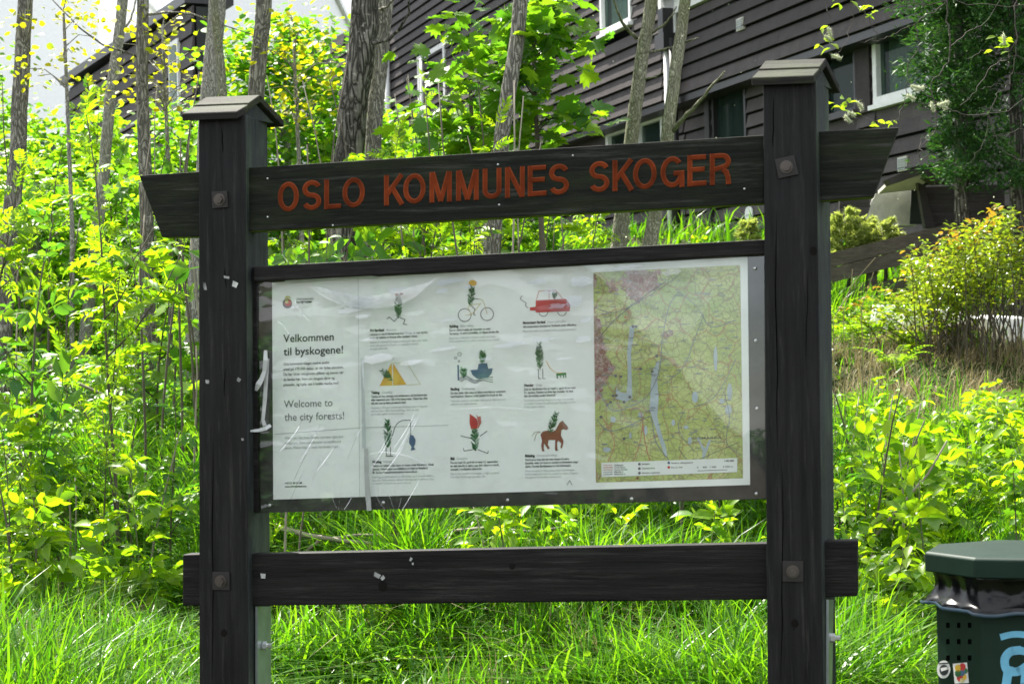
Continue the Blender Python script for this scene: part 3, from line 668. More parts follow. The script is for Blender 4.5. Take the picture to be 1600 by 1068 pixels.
# panel: backing sheet, top bar, poster, plastic sheets
PD = .062
bk = railpiece('backing_sheet', [[(398, 432), (1197, 388), (1198, 779), (401, 801)]], PD, .012, M['backing'], bev=.001)[0]
railpiece('top_bar', [[(396, 416), (1196, 374), (1196, 397), (396, 440)]], .026, .045, M['plank'], bev=.003)
ps = railpiece('side_batten', [[(388, 418), (401, 417), (404, 800), (391, 800)]], .045, .03, M['plank'], bev=.002)[0]
for (px, py) in ((421, 789), (599, 785), (793, 781), (987, 779), (1182, 771), (1180, 419), (1181, 532), (1183, 638)):
    g = G(); p = L(px, py, PD-.009); g.ball(p, .0055, sy=.5); g.obj('screw', M['bright'], bk, smooth=True)
po_pts = [(425, 441), (1168, 401), (1172, 757), (427, 780)]
g = G(); n_ = 24; V = []
def bil(u, v, q):
    (ax, ay), (bx, by), (cx_, cy_), (dx, dy) = q
    return ((ax*(1-u)+bx*u)*(1-v)+(dx*(1-u)+cx_*u)*v, (ay*(1-u)+by*u)*(1-v)+(dy*(1-u)+cy_*u)*v)
g = G(); slab(g, po_pts, PD-.002, .0012); poster = g.obj('poster', M['paper'], board)
TD = PD-.0026
g = G()
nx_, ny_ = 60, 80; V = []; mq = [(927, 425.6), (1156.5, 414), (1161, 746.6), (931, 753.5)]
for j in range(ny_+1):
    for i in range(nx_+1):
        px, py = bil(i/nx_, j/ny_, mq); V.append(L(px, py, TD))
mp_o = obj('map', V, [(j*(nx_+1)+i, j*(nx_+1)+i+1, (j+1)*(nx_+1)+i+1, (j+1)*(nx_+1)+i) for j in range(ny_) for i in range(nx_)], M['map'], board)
ca = mp_o.data.color_attributes.new('town_and_reflection', 'FLOAT_COLOR', 'POINT')
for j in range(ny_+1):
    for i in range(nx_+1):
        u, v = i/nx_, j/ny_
        t = max(math.exp(-(u/.16)**2)*math.exp(-((v-.42)/.28)**2)*.75, math.exp(-((u-.3)/.35)**2-((v-.05)/.16)**2)*.60, math.exp(-(u/.09)**2)*.45, math.exp(-((u-.85)/.2)**2-((v-.15)/.18)**2)*.50, math.exp(-((u-.5)/.22)**2-((v-.25)/.2)**2)*.45)  # top and upper right weights paint reflected twigs and glare; left ones are towns
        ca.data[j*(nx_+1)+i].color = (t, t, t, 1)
LAY = [0]
def flat(parts, mat, parent, name, d=None):
    """several picture polygons printed as one thin film layer"""
    LAY[0] += 1; dd = (TD-.00035-.00005*(LAY[0] % 6)) if d is None else d; V = []; Fq = []
    for pts in parts:
        k = len(V); V += [L(x, y, dd) for x, y in pts]; Fq.append(tuple(range(k, k+len(pts))))
    return obj(name, V, Fq, M[mat], parent)
def seg(pts, w_, closed=False):
    out = []; n = len(pts)
    for i in range(n if closed else n-1):
        (x0, y0), (x1, y1) = pts[i], pts[(i+1) % n]; d = math.hypot(x1-x0, y1-y0) or 1; nx1, ny1 = -(y1-y0)/d*w_/2, (x1-x0)/d*w_/2
        ex, ey = (x1-x0)/d*w_*.3, (y1-y0)/d*w_*.3
        out.append([(x0+nx1-ex, y0+ny1-ey), (x1+nx1+ex, y1+ny1+ey), (x1-nx1+ex, y1-ny1+ey), (x0-nx1-ex, y0-ny1-ey)])
    return out
def circ(x, y, r, n=20, ry=None): return [(x+r*math.cos(2*math.pi*i/n), y+(ry or r)*math.sin(2*math.pi*i/n)) for i in range(n)]
def curve(p, n=12):
    """Catmull-Rom through the points"""
    o = []; q = [p[0]]+list(p)+[p[-1]]
    for i in range(1, len(q)-2):
        for k in range(n//2):
            t = k/(n//2); o.append(tuple(.5*((2*q[i][c])+(-q[i-1][c]+q[i+1][c])*t+(2*q[i-1][c]-5*q[i][c]+4*q[i+1][c]-q[i+2][c])*t*t+(-q[i-1][c]+3*q[i][c]-3*q[i+1][c]+q[i+2][c])*t**3) for c in (0, 1)))
    o.append(p[-1]); return o
def twigfig(x0, y0, x1, y1, wd, name='pine_twig_figure', eyes=True, seed=0):
    """small pine twig: needles fan off the axis from the base (x0,y0) to the tip (x1,y1)"""
    r_ = random.Random(seed); out = []; L_ = math.hypot(x1-x0, y1-y0); ux, uy = (x1-x0)/L_, (y1-y0)/L_; vx, vy = -uy, ux
    out += seg([(x0, y0), (x1, y1)], 1.0)
    for i in range(int(L_*2.2)):
        t = r_.random(); s = r_.choice((-1, 1)); k = wd*1.2*(.62+.38*math.sin(math.pi*min(1, t*1.2)))*r_.uniform(.6, 1.0)
        bx, by = x0+ux*L_*t, y0+uy*L_*t; ex, ey = bx+ux*k*.75+vx*s*k*.75, by+uy*k*.75+vy*s*k*.75
        out += seg([(bx, by), (ex, ey)], .8)
    o = flat(out, 'needle', poster, name)
    if eyes:
        cx_, cy_ = x0+ux*L_*.86, y0+uy*L_*.86
        flat([circ(cx_-vx*wd*.3, cy_-vy*wd*.3, 1.5, 8), circ(cx_+vx*wd*.3, cy_+vy*wd*.3, 1.5, 8)], 'ink', poster, 'eyes', TD-.0009)
def text(body, px, py, h, w_px, slope, mat, bold=0.0, name='lettering', parent=None):
    """flat printed line: left end of the baseline, x-height cap size h px, length w_px px"""
    V, Fq = textmesh(body, 1.0, bold)
    if not V: return
    x0 = min(v.x for v in V); x1 = max(v.x for v in V); LAY[0] += 1; dd = TD-.00035-.00005*(LAY[0] % 6)
    P = []
    for v in V:
        X = (v.x-x0)/(x1-x0)*w_px; P.append(L(px+X, py+X*slope-v.y*h/.70, dd))
    return obj(name, P, Fq, M[mat], parent or poster)
sl = lambda y: -(1085-y)*7.3e-5*1.0
text('Velkommen', 442.5, 534.5, 12, 79, sl(534), 'ink', .012, 'heading'); text('til byskogene!', 443, 555, 12, 93, sl(555), 'ink', .012, 'heading')
text('Welcome to', 443.5, 636.5, 11.5, 76, sl(636), 'midink', 0, 'heading'); text('the city forests!', 444.5, 657, 11.5, 93, sl(657), 'midink', 0, 'heading')
def para(lines, px, y0, dy, wmax, mat, bold=.02, h=3.6):
    n = max(len(s) for s in lines)
    for i, s in enumerate(lines): text(s, px, y0+dy*i, h, wmax*len(s)/n, sl(y0+dy*i), mat, bold, 'text_line')
para(['Oslo kommunes skoger, med et samlet', 'areal på 170 000 dekar, er vår felles eiendom.', 'Du har både rettigheter, plikter og ansvar når', 'du ferdes her. Vern om skogens dyre- og', 'planteliv, og hjelp oss å holde marka ren!'], 443, 570.5, 8.1, 94, 'ink', .01, 4.1)
para(['When you visit these forests, you have rights and', 'obligations. Show consideration to wildlife and', 'plants. Please help us keep the forest clean!'], 445, 686, 7.6, 91, 'grey', .01, 4.1)
para(['+47 21 80 21 80', 'www.oslo.kommune.no'], 445, 756, 5, 34, 'ink', .03, 3)
text('Oslo kommune', 463, 469, 3.6, 27, -.05, 'midink', .01); text('Bymiljøetaten', 463, 473.5, 3.6, 24, -.05, 'ink', .04)
ITEMS = [('Fri ferdsel', 'Access', 578, 518, 22, 16, ['I skogen er det fri ferdsel hele året. Du kan gå over dyrket', 'mark når bakken er frosset eller snødekt i vinter.'], ['Access is allowed throughout the year, also over fields', 'when the ground is frozen or covered in winter,', 'at your own risk.'], 90),
 ('Sykling', 'Bike riding', 702, 511.5, 14, 20, ['Det er tillatt å sykle på grusveier og stier.', 'Ta hensyn til øvrig turtrafikk, og tilpass farten din.'], ['Bicycling is allowed on forest roads and trails.', 'Show consideration to others, and adjust your speed.'], 78),
 ('Motorisert ferdsel', 'Motorised traffic', 817, 506, 35, 28, ['All motorisert ferdsel er forbudt uten tillatelse.'], ['Motorised traffic is prohibited without special permission.'], 84),
 ('Telting', 'Camping', 580, 615, 13, 16, ['Telting er lov, unntatt ved drikkevann, på badestrender', 'eller nærmere enn 150 m fra bebyggelse. Teltet kan ikke', 'stå mer enn to døgn på samme sted.'], ['Camping is allowed, except near drinking water or beaches', 'and less than 150 m from buildings. You can stay', 'up to two nights on the same spot.'], 88),
 ('Bading', 'Swimming', 704, 609.5, 14, 20, ['Du kan bade i alle vann og elver som ikke er underlagt', 'restriksjoner. Samme regel gjelder for bruk av båt.'], ['You can swim in all lakes and rivers that are not', 'subject to restrictions.'], 86),
 ('Hunder', 'Dogs', 819, 603.5, 15, 9, ['Det er båndtvang fra og med 1. april til og med', '31. august. Resten av året kan hunder gå løse', 'når de holdes under kontroll.'], ['From April 1st through August 31st dogs must be kept', 'on a leash. Outside this period, your dog may run free', 'if kept under control.'], 80),
 ('Fisking', 'Fishing', 582, 723, 14, 13, ['Fisking er tillatt i alle vann og elver med fiskekort. Husk', 'sesong. Informasjon om fiskekort og kjøp av fiskekort', 'får du hos fiskeadministrasjonen www.ofa.no'], ['Fishing is permitted in all lakes and rivers with a', 'licence. Information about fishing and where to buy', 'a licence is found at www.ofa.no'], 96),
 ('Bål', 'Campfire', 704, 718, 6, 17, ['Fra og med 15. april til og med 15. september', 'er det ulovlig å gjøre opp ild i skog og mark,', 'unntatt i godkjente bålsteder.'], ['Due to fire hazards it is forbidden to light campfires', 'from April 15th through September 15th.'], 76),
 ('Ridning', 'Horseback riding', 820.5, 713.5, 15, 31, ['Ved bruk av hest skal det vises hensyn til andre.', 'Spesielle regler for bruk av vegnett og tilrettelagt utstyr', 'gjelder. Kontakt Bymiljøetaten for mer informasjon.'], ['When horseback riding please show consideration.', 'Some roads and trails are closed to riders. Contact', 'the agency for further information.'], 83)]
for (nb, en, px, py, w1, w2, bl, gr, wm) in ITEMS:
    s = sl(py); text(nb, px, py, 3.9, w1, s, 'ink', .05, 'item_title'); text(en, px+w1+3.5, py+(w1+3.5)*s, 3.7, w2, s, 'grey', 0, 'item_title')
    para(bl, px, py+6.0, 5.2, wm, 'ink', .02, 3.4); para(gr, px, py+6.0+5.2*len(bl)+1.8, 5.0, wm, 'grey', 0, 3.3)
# little pictures
twigfig(623, 497, 622, 462, 7.5, seed=1); flat(seg([(621, 496), (616, 502), (608, 495), (605, 498)], 1)+seg([(625, 496), (633, 499), (630, 506), (636, 507)], 1), 'ink', poster, 'thin_legs')
flat([circ(620, 460, 3.2, 10, 2), circ(627, 459, 3, 10, 1.8)], 'brown', poster, 'bow')
twigfig(734, 477, 738, 448, 7, seed=2); flat([circ(738.5, 442, 6.2, 18, 4.8)], 'yellow', poster, 'round_hat')
flat(seg(circ(726, 492, 10, 26), .9, True)+seg(circ(761, 490.5, 10, 26), .9, True)+seg([(737, 466), (748, 467)], 1)+seg([(736, 477), (742, 483), (740, 491), (743, 492)], 1), 'ink', poster, 'bicycle_wheels')
flat(seg([(727, 492), (737, 491), (751, 474), (736, 476), (731, 480), (737, 491)], .9)+seg([(748, 467), (753, 468), (757, 475), (761, 490)], .9), 'lyellow', poster, 'bicycle_frame')
flat([[(837, 469), (884, 466.5), (891, 476), (890, 486), (837, 488)], [(828, 480), (837, 479), (837, 485), (828, 485)]], 'red', poster, 'red_car_body')
flat(seg([(838, 468), (842, 454.5), (868, 453), (879, 466)], .8)+seg([(858, 454), (858, 467)], .7), 'pink', poster, 'car_roof_line')
flat(seg(circ(849, 487, 7, 20), .9, True)+seg(circ(878, 486, 7, 20), .9, True)+seg(curve([(816, 462), (813, 466), (817, 470), (822, 473), (821, 477), (825, 481)]), .9), 'midink', poster, 'car_wheels')
twigfig(866, 467, 867, 458, 5, eyes=False, seed=3)
flat([[(593, 602.5), (612, 566), (613, 602)], [(614.2, 602), (614.2, 567), (635, 600.5)]], 'yellow', poster, 'yellow_tent'); flat(seg([(614, 567), (635, 566), (657, 600), (635, 601)], .7), 'lyellow', poster, 'tent_outline')
twigfig(613, 594, 597, 578, 7, eyes=False, seed=4); text('z', 613, 561, 3, 2.5, 0, 'ink')
twigfig(725, 590, 724, 576, 7, seed=5); twigfig(753, 570, 754, 549, 7, seed=6)
flat([[(735, 578), (770, 575), (768, 583), (762, 590), (745, 591), (738, 585)], [(746, 577), (748, 568), (761, 567), (763, 576)], circ(751, 571, 0.1, 5)], 'blue', poster, 'blue_boat')
flat([[(714.5, 570), (717, 570), (717.5, 594), (715, 594)]], 'blue', poster, 'chimney'); flat(seg(circ(718, 553, 2.8, 12), .7, True)+seg(circ(712, 559, 1.8, 10), .7, True)+seg(circ(717, 564, 1.4, 8), .7, True), 'midink', poster, 'bubbles')
for k in range(3): flat(seg(curve([(716+2*k, 592+2*k), (728, 587+2.5*k), (742, 594+2*k), (754, 590+2*k), (770, 589+4*k)]), .9), 'ink' if k != 1 else 'blue', poster, 'wave')
twigfig(844, 577, 842, 537, 7.5, seed=7); flat(seg([(841, 576), (841.5, 591), (845, 591)], .9)+seg([(848, 576), (848, 591), (852, 591)], .9), 'ink', poster, 'thin_legs')
flat([[(869, 583), (884, 581.5), (885, 585), (870, 587)], [(869, 584), (871, 584), (872, 591), (870, 591)], [(875, 586), (876.5, 586), (877, 590), (875.5, 590)], [(879, 585), (881, 585), (881.5, 590), (880, 590)], [(883, 584), (884.5, 584), (885, 590), (883.5, 590)]], 'needle', poster, 'small_dog'); flat(seg(curve([(853, 563), (860, 575), (870, 582), (878, 582)]), .8), 'yellow', poster, 'leash')
twigfig(606, 699, 605, 656, 7.5, seed=8); flat(seg([(603, 698), (604, 711)], .9)+seg([(610, 698), (610, 712)], .9)+seg([(603, 712), (614, 712)], 1.2)+seg(curve([(613, 680), (618, 665), (627, 657), (641, 656)]), .9)+seg([(641, 656), (642, 680)], .9), 'ink', poster, 'fishing_rod')
flat([[(641, 679), (646, 680), (649.5, 687), (648.5, 694), (646.5, 698), (649.5, 702), (641.5, 703.5), (643, 698), (639, 691), (639.5, 684)]], 'blue', poster, 'blue_fish')
twigfig(743, 704, 741, 668, 8, seed=9); flat([[(734, 646), (745, 654), (747, 662), (746, 669), (736, 669.5), (733.5, 660)]], 'red', poster, 'flame'); flat([[(744, 646), (747, 651), (751, 649.5), (752, 660), (748, 668), (746.5, 669), (747.5, 662), (745.5, 653)]], 'pink', poster, 'flame')
flat(seg([(720, 680.5), (735, 684)], 1)+seg([(750, 681), (761, 673)], 1)+seg([(724, 700), (725, 704), (739, 702)], 1)+seg([(747, 702), (762, 708), (763, 704)], 1), 'ink', poster, 'thin_legs')
horse = [(844.5, 679), (848, 673.5), (856, 672), (862, 674), (868, 671.5), (871, 666), (874, 660), (879, 656.5), (881, 659), (887, 666), (888, 669.5), (885, 671.5), (880, 670), (877, 672), (876.5, 680), (880.5, 688), (880, 693), (878, 700), (875.5, 699.5), (877, 692), (872, 688), (870.5, 692), (871, 701.5), (872.5, 703.5), (868, 704), (867, 700), (867.5, 687), (857, 687), (856, 694), (859, 700), (856, 701.5), (850, 692), (849.5, 701), (851, 704.5), (847, 704.5), (845.5, 695), (847, 688)]
flat([horse], 'brown', poster, 'brown_horse'); flat(seg(curve([(844, 674), (836, 675), (831, 681)]), .7)+seg(curve([(844, 675), (838, 678), (835, 688)]), .7), 'brown', poster, 'horse_tail')
twigfig(858, 676, 869, 646, 7, seed=10)
flat([circ(449, 474, 7.5, 20)], 'midink', poster, 'round_emblem'); flat([circ(450, 473, 5.2, 16)], 'red', poster, 'round_emblem', TD-.0009); flat([circ(448, 471, 3, 12), [(444, 466), (447, 462), (452, 462), (455, 466)]], 'lyellow', poster, 'round_emblem', TD-.0010)
flat(seg([(559.5, 434), (562, 775)], .5), 'grey', poster, 'fold_line'); flat(seg([(430, 678), (560, 668), (700, 664)], .8), 'grey', poster, 'crease')
flat(seg([(886, 757), (890, 750), (894, 757)], .8), 'midink', poster, 'small_mark')
# map details
MD = TD-.0006
def mflat(parts, mat, name, d=MD): flat(parts, mat, mp_o, name, d)
mflat([[(984, 510), (992, 506), (990, 525), (986, 550), (987, 590), (988, 622), (978, 628), (962, 622), (963, 606), (970, 612), (979, 614), (981, 590), (980, 550)]], 'lake', 'lake')
mflat([[(1027, 565), (1031, 562), (1027, 590), (1029, 622), (1027, 650), (1031, 668), (1040, 697), (1043, 712), (1039, 712), (1028, 680), (1020, 655), (1015, 640), (1017, 600), (1019, 580)]], 'lake', 'lake')
for (x, y, rx, ry) in ((1001, 648, 4, 5), (958, 655, 4, 5), (1009, 672, 2.5, 8), (985, 680, 2, 5), (1072, 667, 4, 3), (1052, 660, 3, 5), (1078, 688, 3, 6), (1138, 640, 5, 8), (1140, 612, 4, 14), (1118, 560, 3, 20), (948, 702, 6, 4), (1128, 626, 4, 4), (1086, 620, 5, 9)): mflat([circ(x, y, rx, 14, ry)], 'lake', 'lake')
mflat([[(1098, 705), (1092, 690), (1089, 684), (1092, 683), (1097, 694), (1102, 700), (1107, 688), (1111, 686), (1108, 696), (1103, 708), (1101, 715), (1097, 715)]], 'lake', 'lake')
for pts, m_, w_ in (([(930, 600), (955, 640), (985, 634), (1010, 620), (1030, 580), (1035, 530), (1045, 480), (1060, 455)], 'roadgrey', 1.3), ([(932, 655), (950, 672), (975, 668), (1010, 652), (1018, 655), (1025, 690), (1045, 718)], 'roadgrey', 1.4), ([(940, 650), (960, 690), (950, 720)], 'road', 1.1), ([(982, 640), (1000, 640), (1008, 690), (1018, 730)], 'road', 1.2), ([(1040, 440), (1010, 460), (960, 500), (935, 530)], 'midink', 1.3), ([(928, 480), (960, 488), (1000, 470), (1040, 445), (1060, 430)], 'midink', 1.0), ([(1060, 455), (1090, 480), (1110, 510), (1150, 500)], 'roadgrey', 1.2), ([(1085, 635), (1110, 625), (1130, 600), (1150, 560)], 'roadgrey', 1.1), ([(1130, 610), (1140, 650), (1135, 690), (1156, 710)], 'roadgrey', 1.0), ([(1060, 700), (1080, 720), (1120, 705), (1156, 690)], 'midink', .8), ([(1005, 655), (1000, 690), (990, 720)], 'road', 1.1), ([(1070, 640), (1060, 670), (1085, 705)], 'roadgrey', .9), ([(1035, 600), (1050, 590), (1070, 570), (1085, 530), (1100, 490)], 'roadgrey', 1.0)):
    mflat(seg(curve(pts), w_), m_, 'road', MD-.00005*rr.randint(1, 5))
r3 = random.Random(31)
lab = []
for i in range(230):
    u, v = r3.random(), r3.random()*.86; px, py = bil(u, v, mq); wl = r3.uniform(4, 11)
    if px+wl > 1154: continue
    lab += seg([(px, py), (px+wl, py+wl*sl(py))], r3.choice((.8, 1.1, 1.4)))
flat(lab, 'roadgrey', mp_o, 'place_name_line', MD-.0004)
for (x, y) in ((958, 618), (963, 617.5), (984, 620), (975, 628), (954, 628), (949, 632), (975, 685), (989, 510), (994, 510), (1019, 580), (939, 651), (1026, 556), (962, 587), (970, 588), (1001, 576)): mflat([circ(x, y, 2.4, 12)], 'midink', 'round_marker', MD-.0006)
mflat([circ(977, 495, 1.6, 8)], 'red', 'round_marker', MD-.0006)
# flat print around the lettering of the district name
text('ØSTMARKA', 1078, 686, 3.4, 50, -.02, 'midink', .02, 'place_name', mp_o)
lg = flat([[(939.5, 722.5), (1152, 715), (1152, 737), (940, 745)]], 'mapwhite', mp_o, 'legend_box', MD-.0008)
for i, m_ in enumerate(('road', 'red', 'pink', 'roadgrey', 'midink')): flat(seg([(943, 726.5+i*3.6), (957, 726+i*3.6)], .9), m_, lg, 'legend_line', MD-.0012) if False else flat(seg([(943, 726.5+i*3.6), (957, 726+i*3.6)], .9), m_, mp_o, 'legend_line', MD-.0012)
LAY[0] = 0
def ltext(s, x, y, w_, mat='midink', h=2.6):
    V, Fq = textmesh(s, 1.0, .02); x0 = min(v.x for v in V); x1 = max(v.x for v in V)
    obj('legend_text', [L(x+(v.x-x0)/(x1-x0)*w_, y+(v.x-x0)/(x1-x0)*w_*-.026-v.y*h/.7, MD-.0012) for v in V], Fq, M[mat], mp_o)
for i, s in enumerate(('Skiløype', 'Turvei, lysløype', 'Turvei, ferdsel', 'Blåmerket sti', 'Rødmerket sti')): ltext(s, 960, 727.5+i*3.5, 14+3*(i % 3))
for i, s in enumerate(('Badeplass', 'Drikkevann, forbud', 'Servering, markastue')):
    mflat([circ(999, 724.5+i*7, 2.2, 12)], 'midink', 'legend_marker', MD-.0012); ltext(s, 1003, 725.5+i*7, 12+8*i)
for i, s in enumerate(('Parkering, utfartsparkering', 'Du er her')):
    mflat([circ(1045, 722.5+i*7, 2.2, 12)], 'blue' if i == 0 else 'red', 'legend_marker', MD-.0012); ltext(s, 1049, 724+i*7, 34-16*i)
ltext('1:40 000', 1132, 721, 15, 'ink', 3); ltext('0     500   1 000        2 000 m', 1089, 731, 56); flat(seg([(1090, 735), (1136, 733.5)], .9), 'midink', mp_o, 'scale_bar', MD-.0012)
flat([circ(996, 746.5, 2, 10)], 'brown', mp_o, 'round_marker', MD-.0012)
# peeled tape and the vertical strip
g = G(); 
def ribbon(name, pts, w_, d0, mat='tape', parent=None, wob=.004):
    V = []; n = len(pts)
    for i, (x, y) in enumerate(pts):
        a_ = pts[max(i-1, 0)]; b_ = pts[min(i+1, n-1)]; dx, dy = b_[0]-a_[0], b_[1]-a_[1]; l_ = math.hypot(dx, dy) or 1; dd = d0-wob*abs(math.sin(i*1.3))
        k = w_[i] if hasattr(w_, '__len__') else w_
        V += [L(x-dy/l_*k/2, y+dx/l_*k/2, dd), L(x+dy/l_*k/2, y-dx/l_*k/2, dd-.003)]
    o = obj(name, V, [(2*i, 2*i+1, 2*i+3, 2*i+2) for i in range(n-1)], M[mat], parent or board)
    s = o.modifiers.new('solid', 'SOLIDIFY'); s.thickness = .0006; return o
ribbon('peeling_tape', [(415, 547), (415, 562), (413, 580), (409, 592), (404, 600), (400, 610)], [5, 7, 6, 7, 9, 4], .03, wob=.012)
ribbon('peeling_tape', [(419, 560), (416, 590), (414, 625), (411, 655), (414, 665)], [4, 6, 6, 5, 6], .036, wob=.008)
ribbon('peeling_tape', [(423, 664), (415, 669), (404, 672), (391, 673)], [5, 6, 5, 3], .03, wob=.01)
M['cleartape'] = film('clear_tape', 1.6, .3, (3, 1, 3), .2)
M['dulltape'] = plain('greyish_clear_tape', (.50, .56, .55), .35)
ribbon('tape_strip', [(572, 700), (573, 740), (575, 775), (577, 797)], [6, 7, 8, 7], PD-.0135, 'tape', wob=.001)
ribbon('tape_strip', [(566, 560), (567, 600), (568, 650), (569, 700)], [4, 5, 5, 6], PD-.0135, 'dulltape', wob=.001)
ribbon('tape_strip', [(445, 437), (500, 434), (560, 431), (590, 433)], [9, 7, 6, 2], PD-.0135, 'dulltape', wob=.001)
# plastic sheets: a flat acrylic sheet and the wrinkled film over it
def sheet(name, q, d, mat, amp, nx_=90, ny_=50, seed=0, tilt=.022):
    V = []; r_ = np.random.default_rng(seed); ph = r_.uniform(0, 6.28, 12); fx = r_.uniform(-34, 34, 12); fy = r_.uniform(3, 30, 12)
    for j in range(ny_+1):
        for i in range(nx_+1):
            u, v = i/nx_, j/ny_; px, py = bil(u, v, q); h = 0
            for k in range(12): h += math.sin(fx[k]*u+fy[k]*v+ph[k])*(.6/(1+.05*abs(fx[k])))
            V.append(L(px, py, d+amp*h/6-tilt*v))
    return obj(name, V, [(j*(nx_+1)+i, j*(nx_+1)+i+1, (j+1)*(nx_+1)+i+1, (j+1)*(nx_+1)+i) for j in range(ny_) for i in range(nx_)], M[mat], board, smooth=True)
sheet('acrylic_sheet', [(402, 436), (1194, 394), (1196, 778), (405, 800)], PD-.0065, 'acrylic', .0003, seed=1)
sheet('wrinkled_film', [(404, 437), (1150, 398), (930, 786), (408, 799)], PD-.0125, 'film', .0028, seed=2, tilt=.028)

# creases and lifted, facing-up facets of the wrinkled film that catch the sky
rc = random.Random(12)
def crease(pts, w_, name='crease', lift=.30):
    P_ = curve(pts, 16); V = []; n = len(P_)
    for i, (x, y) in enumerate(P_):
        k = w_*math.sin(math.pi*(i+.4)/n)**.7*rc.uniform(.5, 1.3)+.15; a_ = L(x, y-k/2, PD-.034); b_ = L(x, y+k/2, PD-.034); V += [a_+Vector((0, lift*(a_.z-b_.z), 0)), b_]
    obj(name, V, [(2*i, 2*i+1, 2*i+3, 2*i+2) for i in range(n-1)], M['crease'], board, smooth=False)
for k in range(9):
    t = k/8; crease([(478+22*t, 446+2*t), (520+10*t, 470-14*t), (560+12*t, 480-16*t), (610, 478-22*t), (650+10*t, 462-18*t), (672+14*t, 441-8*t)], 1.2+rc.random()*1.6)
for k in range(14):
    x = 470+rc.uniform(-20, 200); y = 640+rc.uniform(0, 110); crease([(x, y), (x-14, y+28), (x-20-rc.uniform(0, 20), y+60)], 1.0)
for k in range(9):
    x = 520+k*14+rc.uniform(-4, 4); crease([(x, 742+rc.uniform(-8, 8)), (x+rc.uniform(-4, 8), 770), (x+rc.uniform(-10, 16), 796)], 1.1)
crease([(578, 709), (600, 706), (640, 713), (690, 738)], 2.2); crease([(700, 640), (770, 636), (840, 640)], 1.2); crease([(430, 500), (442, 508), (452, 525), (455, 545)], 2.4); crease([(460, 460), (468, 485), (484, 502)], 2.2)
def facet(cx, cy, w_, h_):
    n = 22; pts = []
    for i in range(n):
        a = 2*math.pi*i/n; k = rc.uniform(.45, 1.15); pts.append((cx+w_/2*math.cos(a)*k, cy+h_/2*math.sin(a)*rc.uniform(.5, 1.1)-w_*.05*math.cos(a)))
    P_ = [L(x, y, PD-.033) for x, y in pts]; z0 = min(p_.z for p_ in P_)
    P_ = [p_+Vector((0, min(.30*(p_.z-z0), .012), 0)) for p_ in P_]; c_ = sum(P_, Vector((0, 0, 0)))/n
    obj('lifted_facet', P_+[c_], [(i, n, (i+1) % n) for i in range(n)], M['crease'], board)
for (cx, cy, w_, h_) in ((545, 484, 42, 12), (565, 494, 26, 8), (590, 560, 60, 16), (640, 566, 44, 9), (700, 440, 60, 9), (620, 452, 40, 7), (730, 448, 24, 6), (690, 455, 22, 10), (840, 440, 40, 10), (905, 440, 44, 18), (895, 470, 34, 22), (860, 455, 26, 9), (870, 478, 40, 9), (690, 545, 60, 7), (800, 538, 60, 9), (850, 530, 50, 8), (910, 530, 30, 12), (880, 560, 26, 5), (760, 560, 24, 6), (640, 520, 26, 5), (575, 530, 30, 6), (700, 500, 30, 5), (460, 480, 16, 5), (915, 500, 20, 10), (980, 418, 60, 8), (1050, 425, 40, 12)): facet(cx, cy, w_, h_)
# ------------------------------------------------------------ leaves as arrays
def leaflet(w_, droop=.12, fold=.12, l=1.0):
    V = np.array([(0, 0, 0), (-w_*.8, .28*l, fold*w_), (-w_*.85, .62*l, fold*w_-.02), (0, l, -droop), (w_*.85, .62*l, fold*w_-.02), (w_*.8, .28*l, fold*w_), (0, .5*l, -.03)])
    T = np.array([(0, 6, 1), (1, 6, 2), (2, 6, 3), (3, 6, 4), (4, 6, 5), (5, 6, 0)]); return V, T
def xf(V, M3, t): return V@np.array(M3).T+np.array(t)
def rotz(a): c, s = math.cos(a), math.sin(a); return np.array([[c, -s, 0], [s, c, 0], [0, 0, 1]])
def roty(a): c, s = math.cos(a), math.sin(a); return np.array([[c, 0, s], [0, 1, 0], [-s, 0, c]])
def rotx(a): c, s = math.cos(a), math.sin(a); return np.array([[1, 0, 0], [0, c, -s], [0, s, c]])
def join(parts):
    Vs, Ts = [], []; k = 0
    for V, T in parts: Vs.append(V); Ts.append(T+k); k += len(V)
    return np.concatenate(Vs), np.concatenate(Ts)
def compound(pairs, lw, ll, droop=.35, ang=62, seed=0):
    """pinnate leaf of unit length along +y"""
    r_ = random.Random(seed); P = []; zc = lambda t: .10*math.sin(t*math.pi)-droop*t*t
    for i in range(pairs):
        t = .22+.62*i/max(1, pairs-1); k = ll*(.8+.35*math.sin(math.pi*(i+.6)/pairs))
        for s in (-1, 1):
            V, T = leaflet(lw, .22, .2); V = V*k
            A = rotz(s*-R(ang-12*i/pairs+r_.uniform(-7, 7)))@roty(s*R(r_.uniform(-5, 28)))@rotx(-R(r_.uniform(0, 22)))
            P.append((xf(V, A, (0, t, zc(t))), T))
    V, T = leaflet(lw*1.1, .25, .2); P.append((xf(V*ll*1.1, rotx(-.5), (0, .88, zc(.88))), T))
    n = 5; rv = []
    for i in range(n): t = .92*i/(n-1); rv += [(-.008, t, zc(t)), (.008, t, zc(t))]
    rt_ = []
    for i in range(n-1): a_ = 2*i; rt_ += [(a_, a_+1, a_+3), (a_, a_+3, a_+2)]
    P.append((np.array(rv), np.array(rt_))); return join(P)
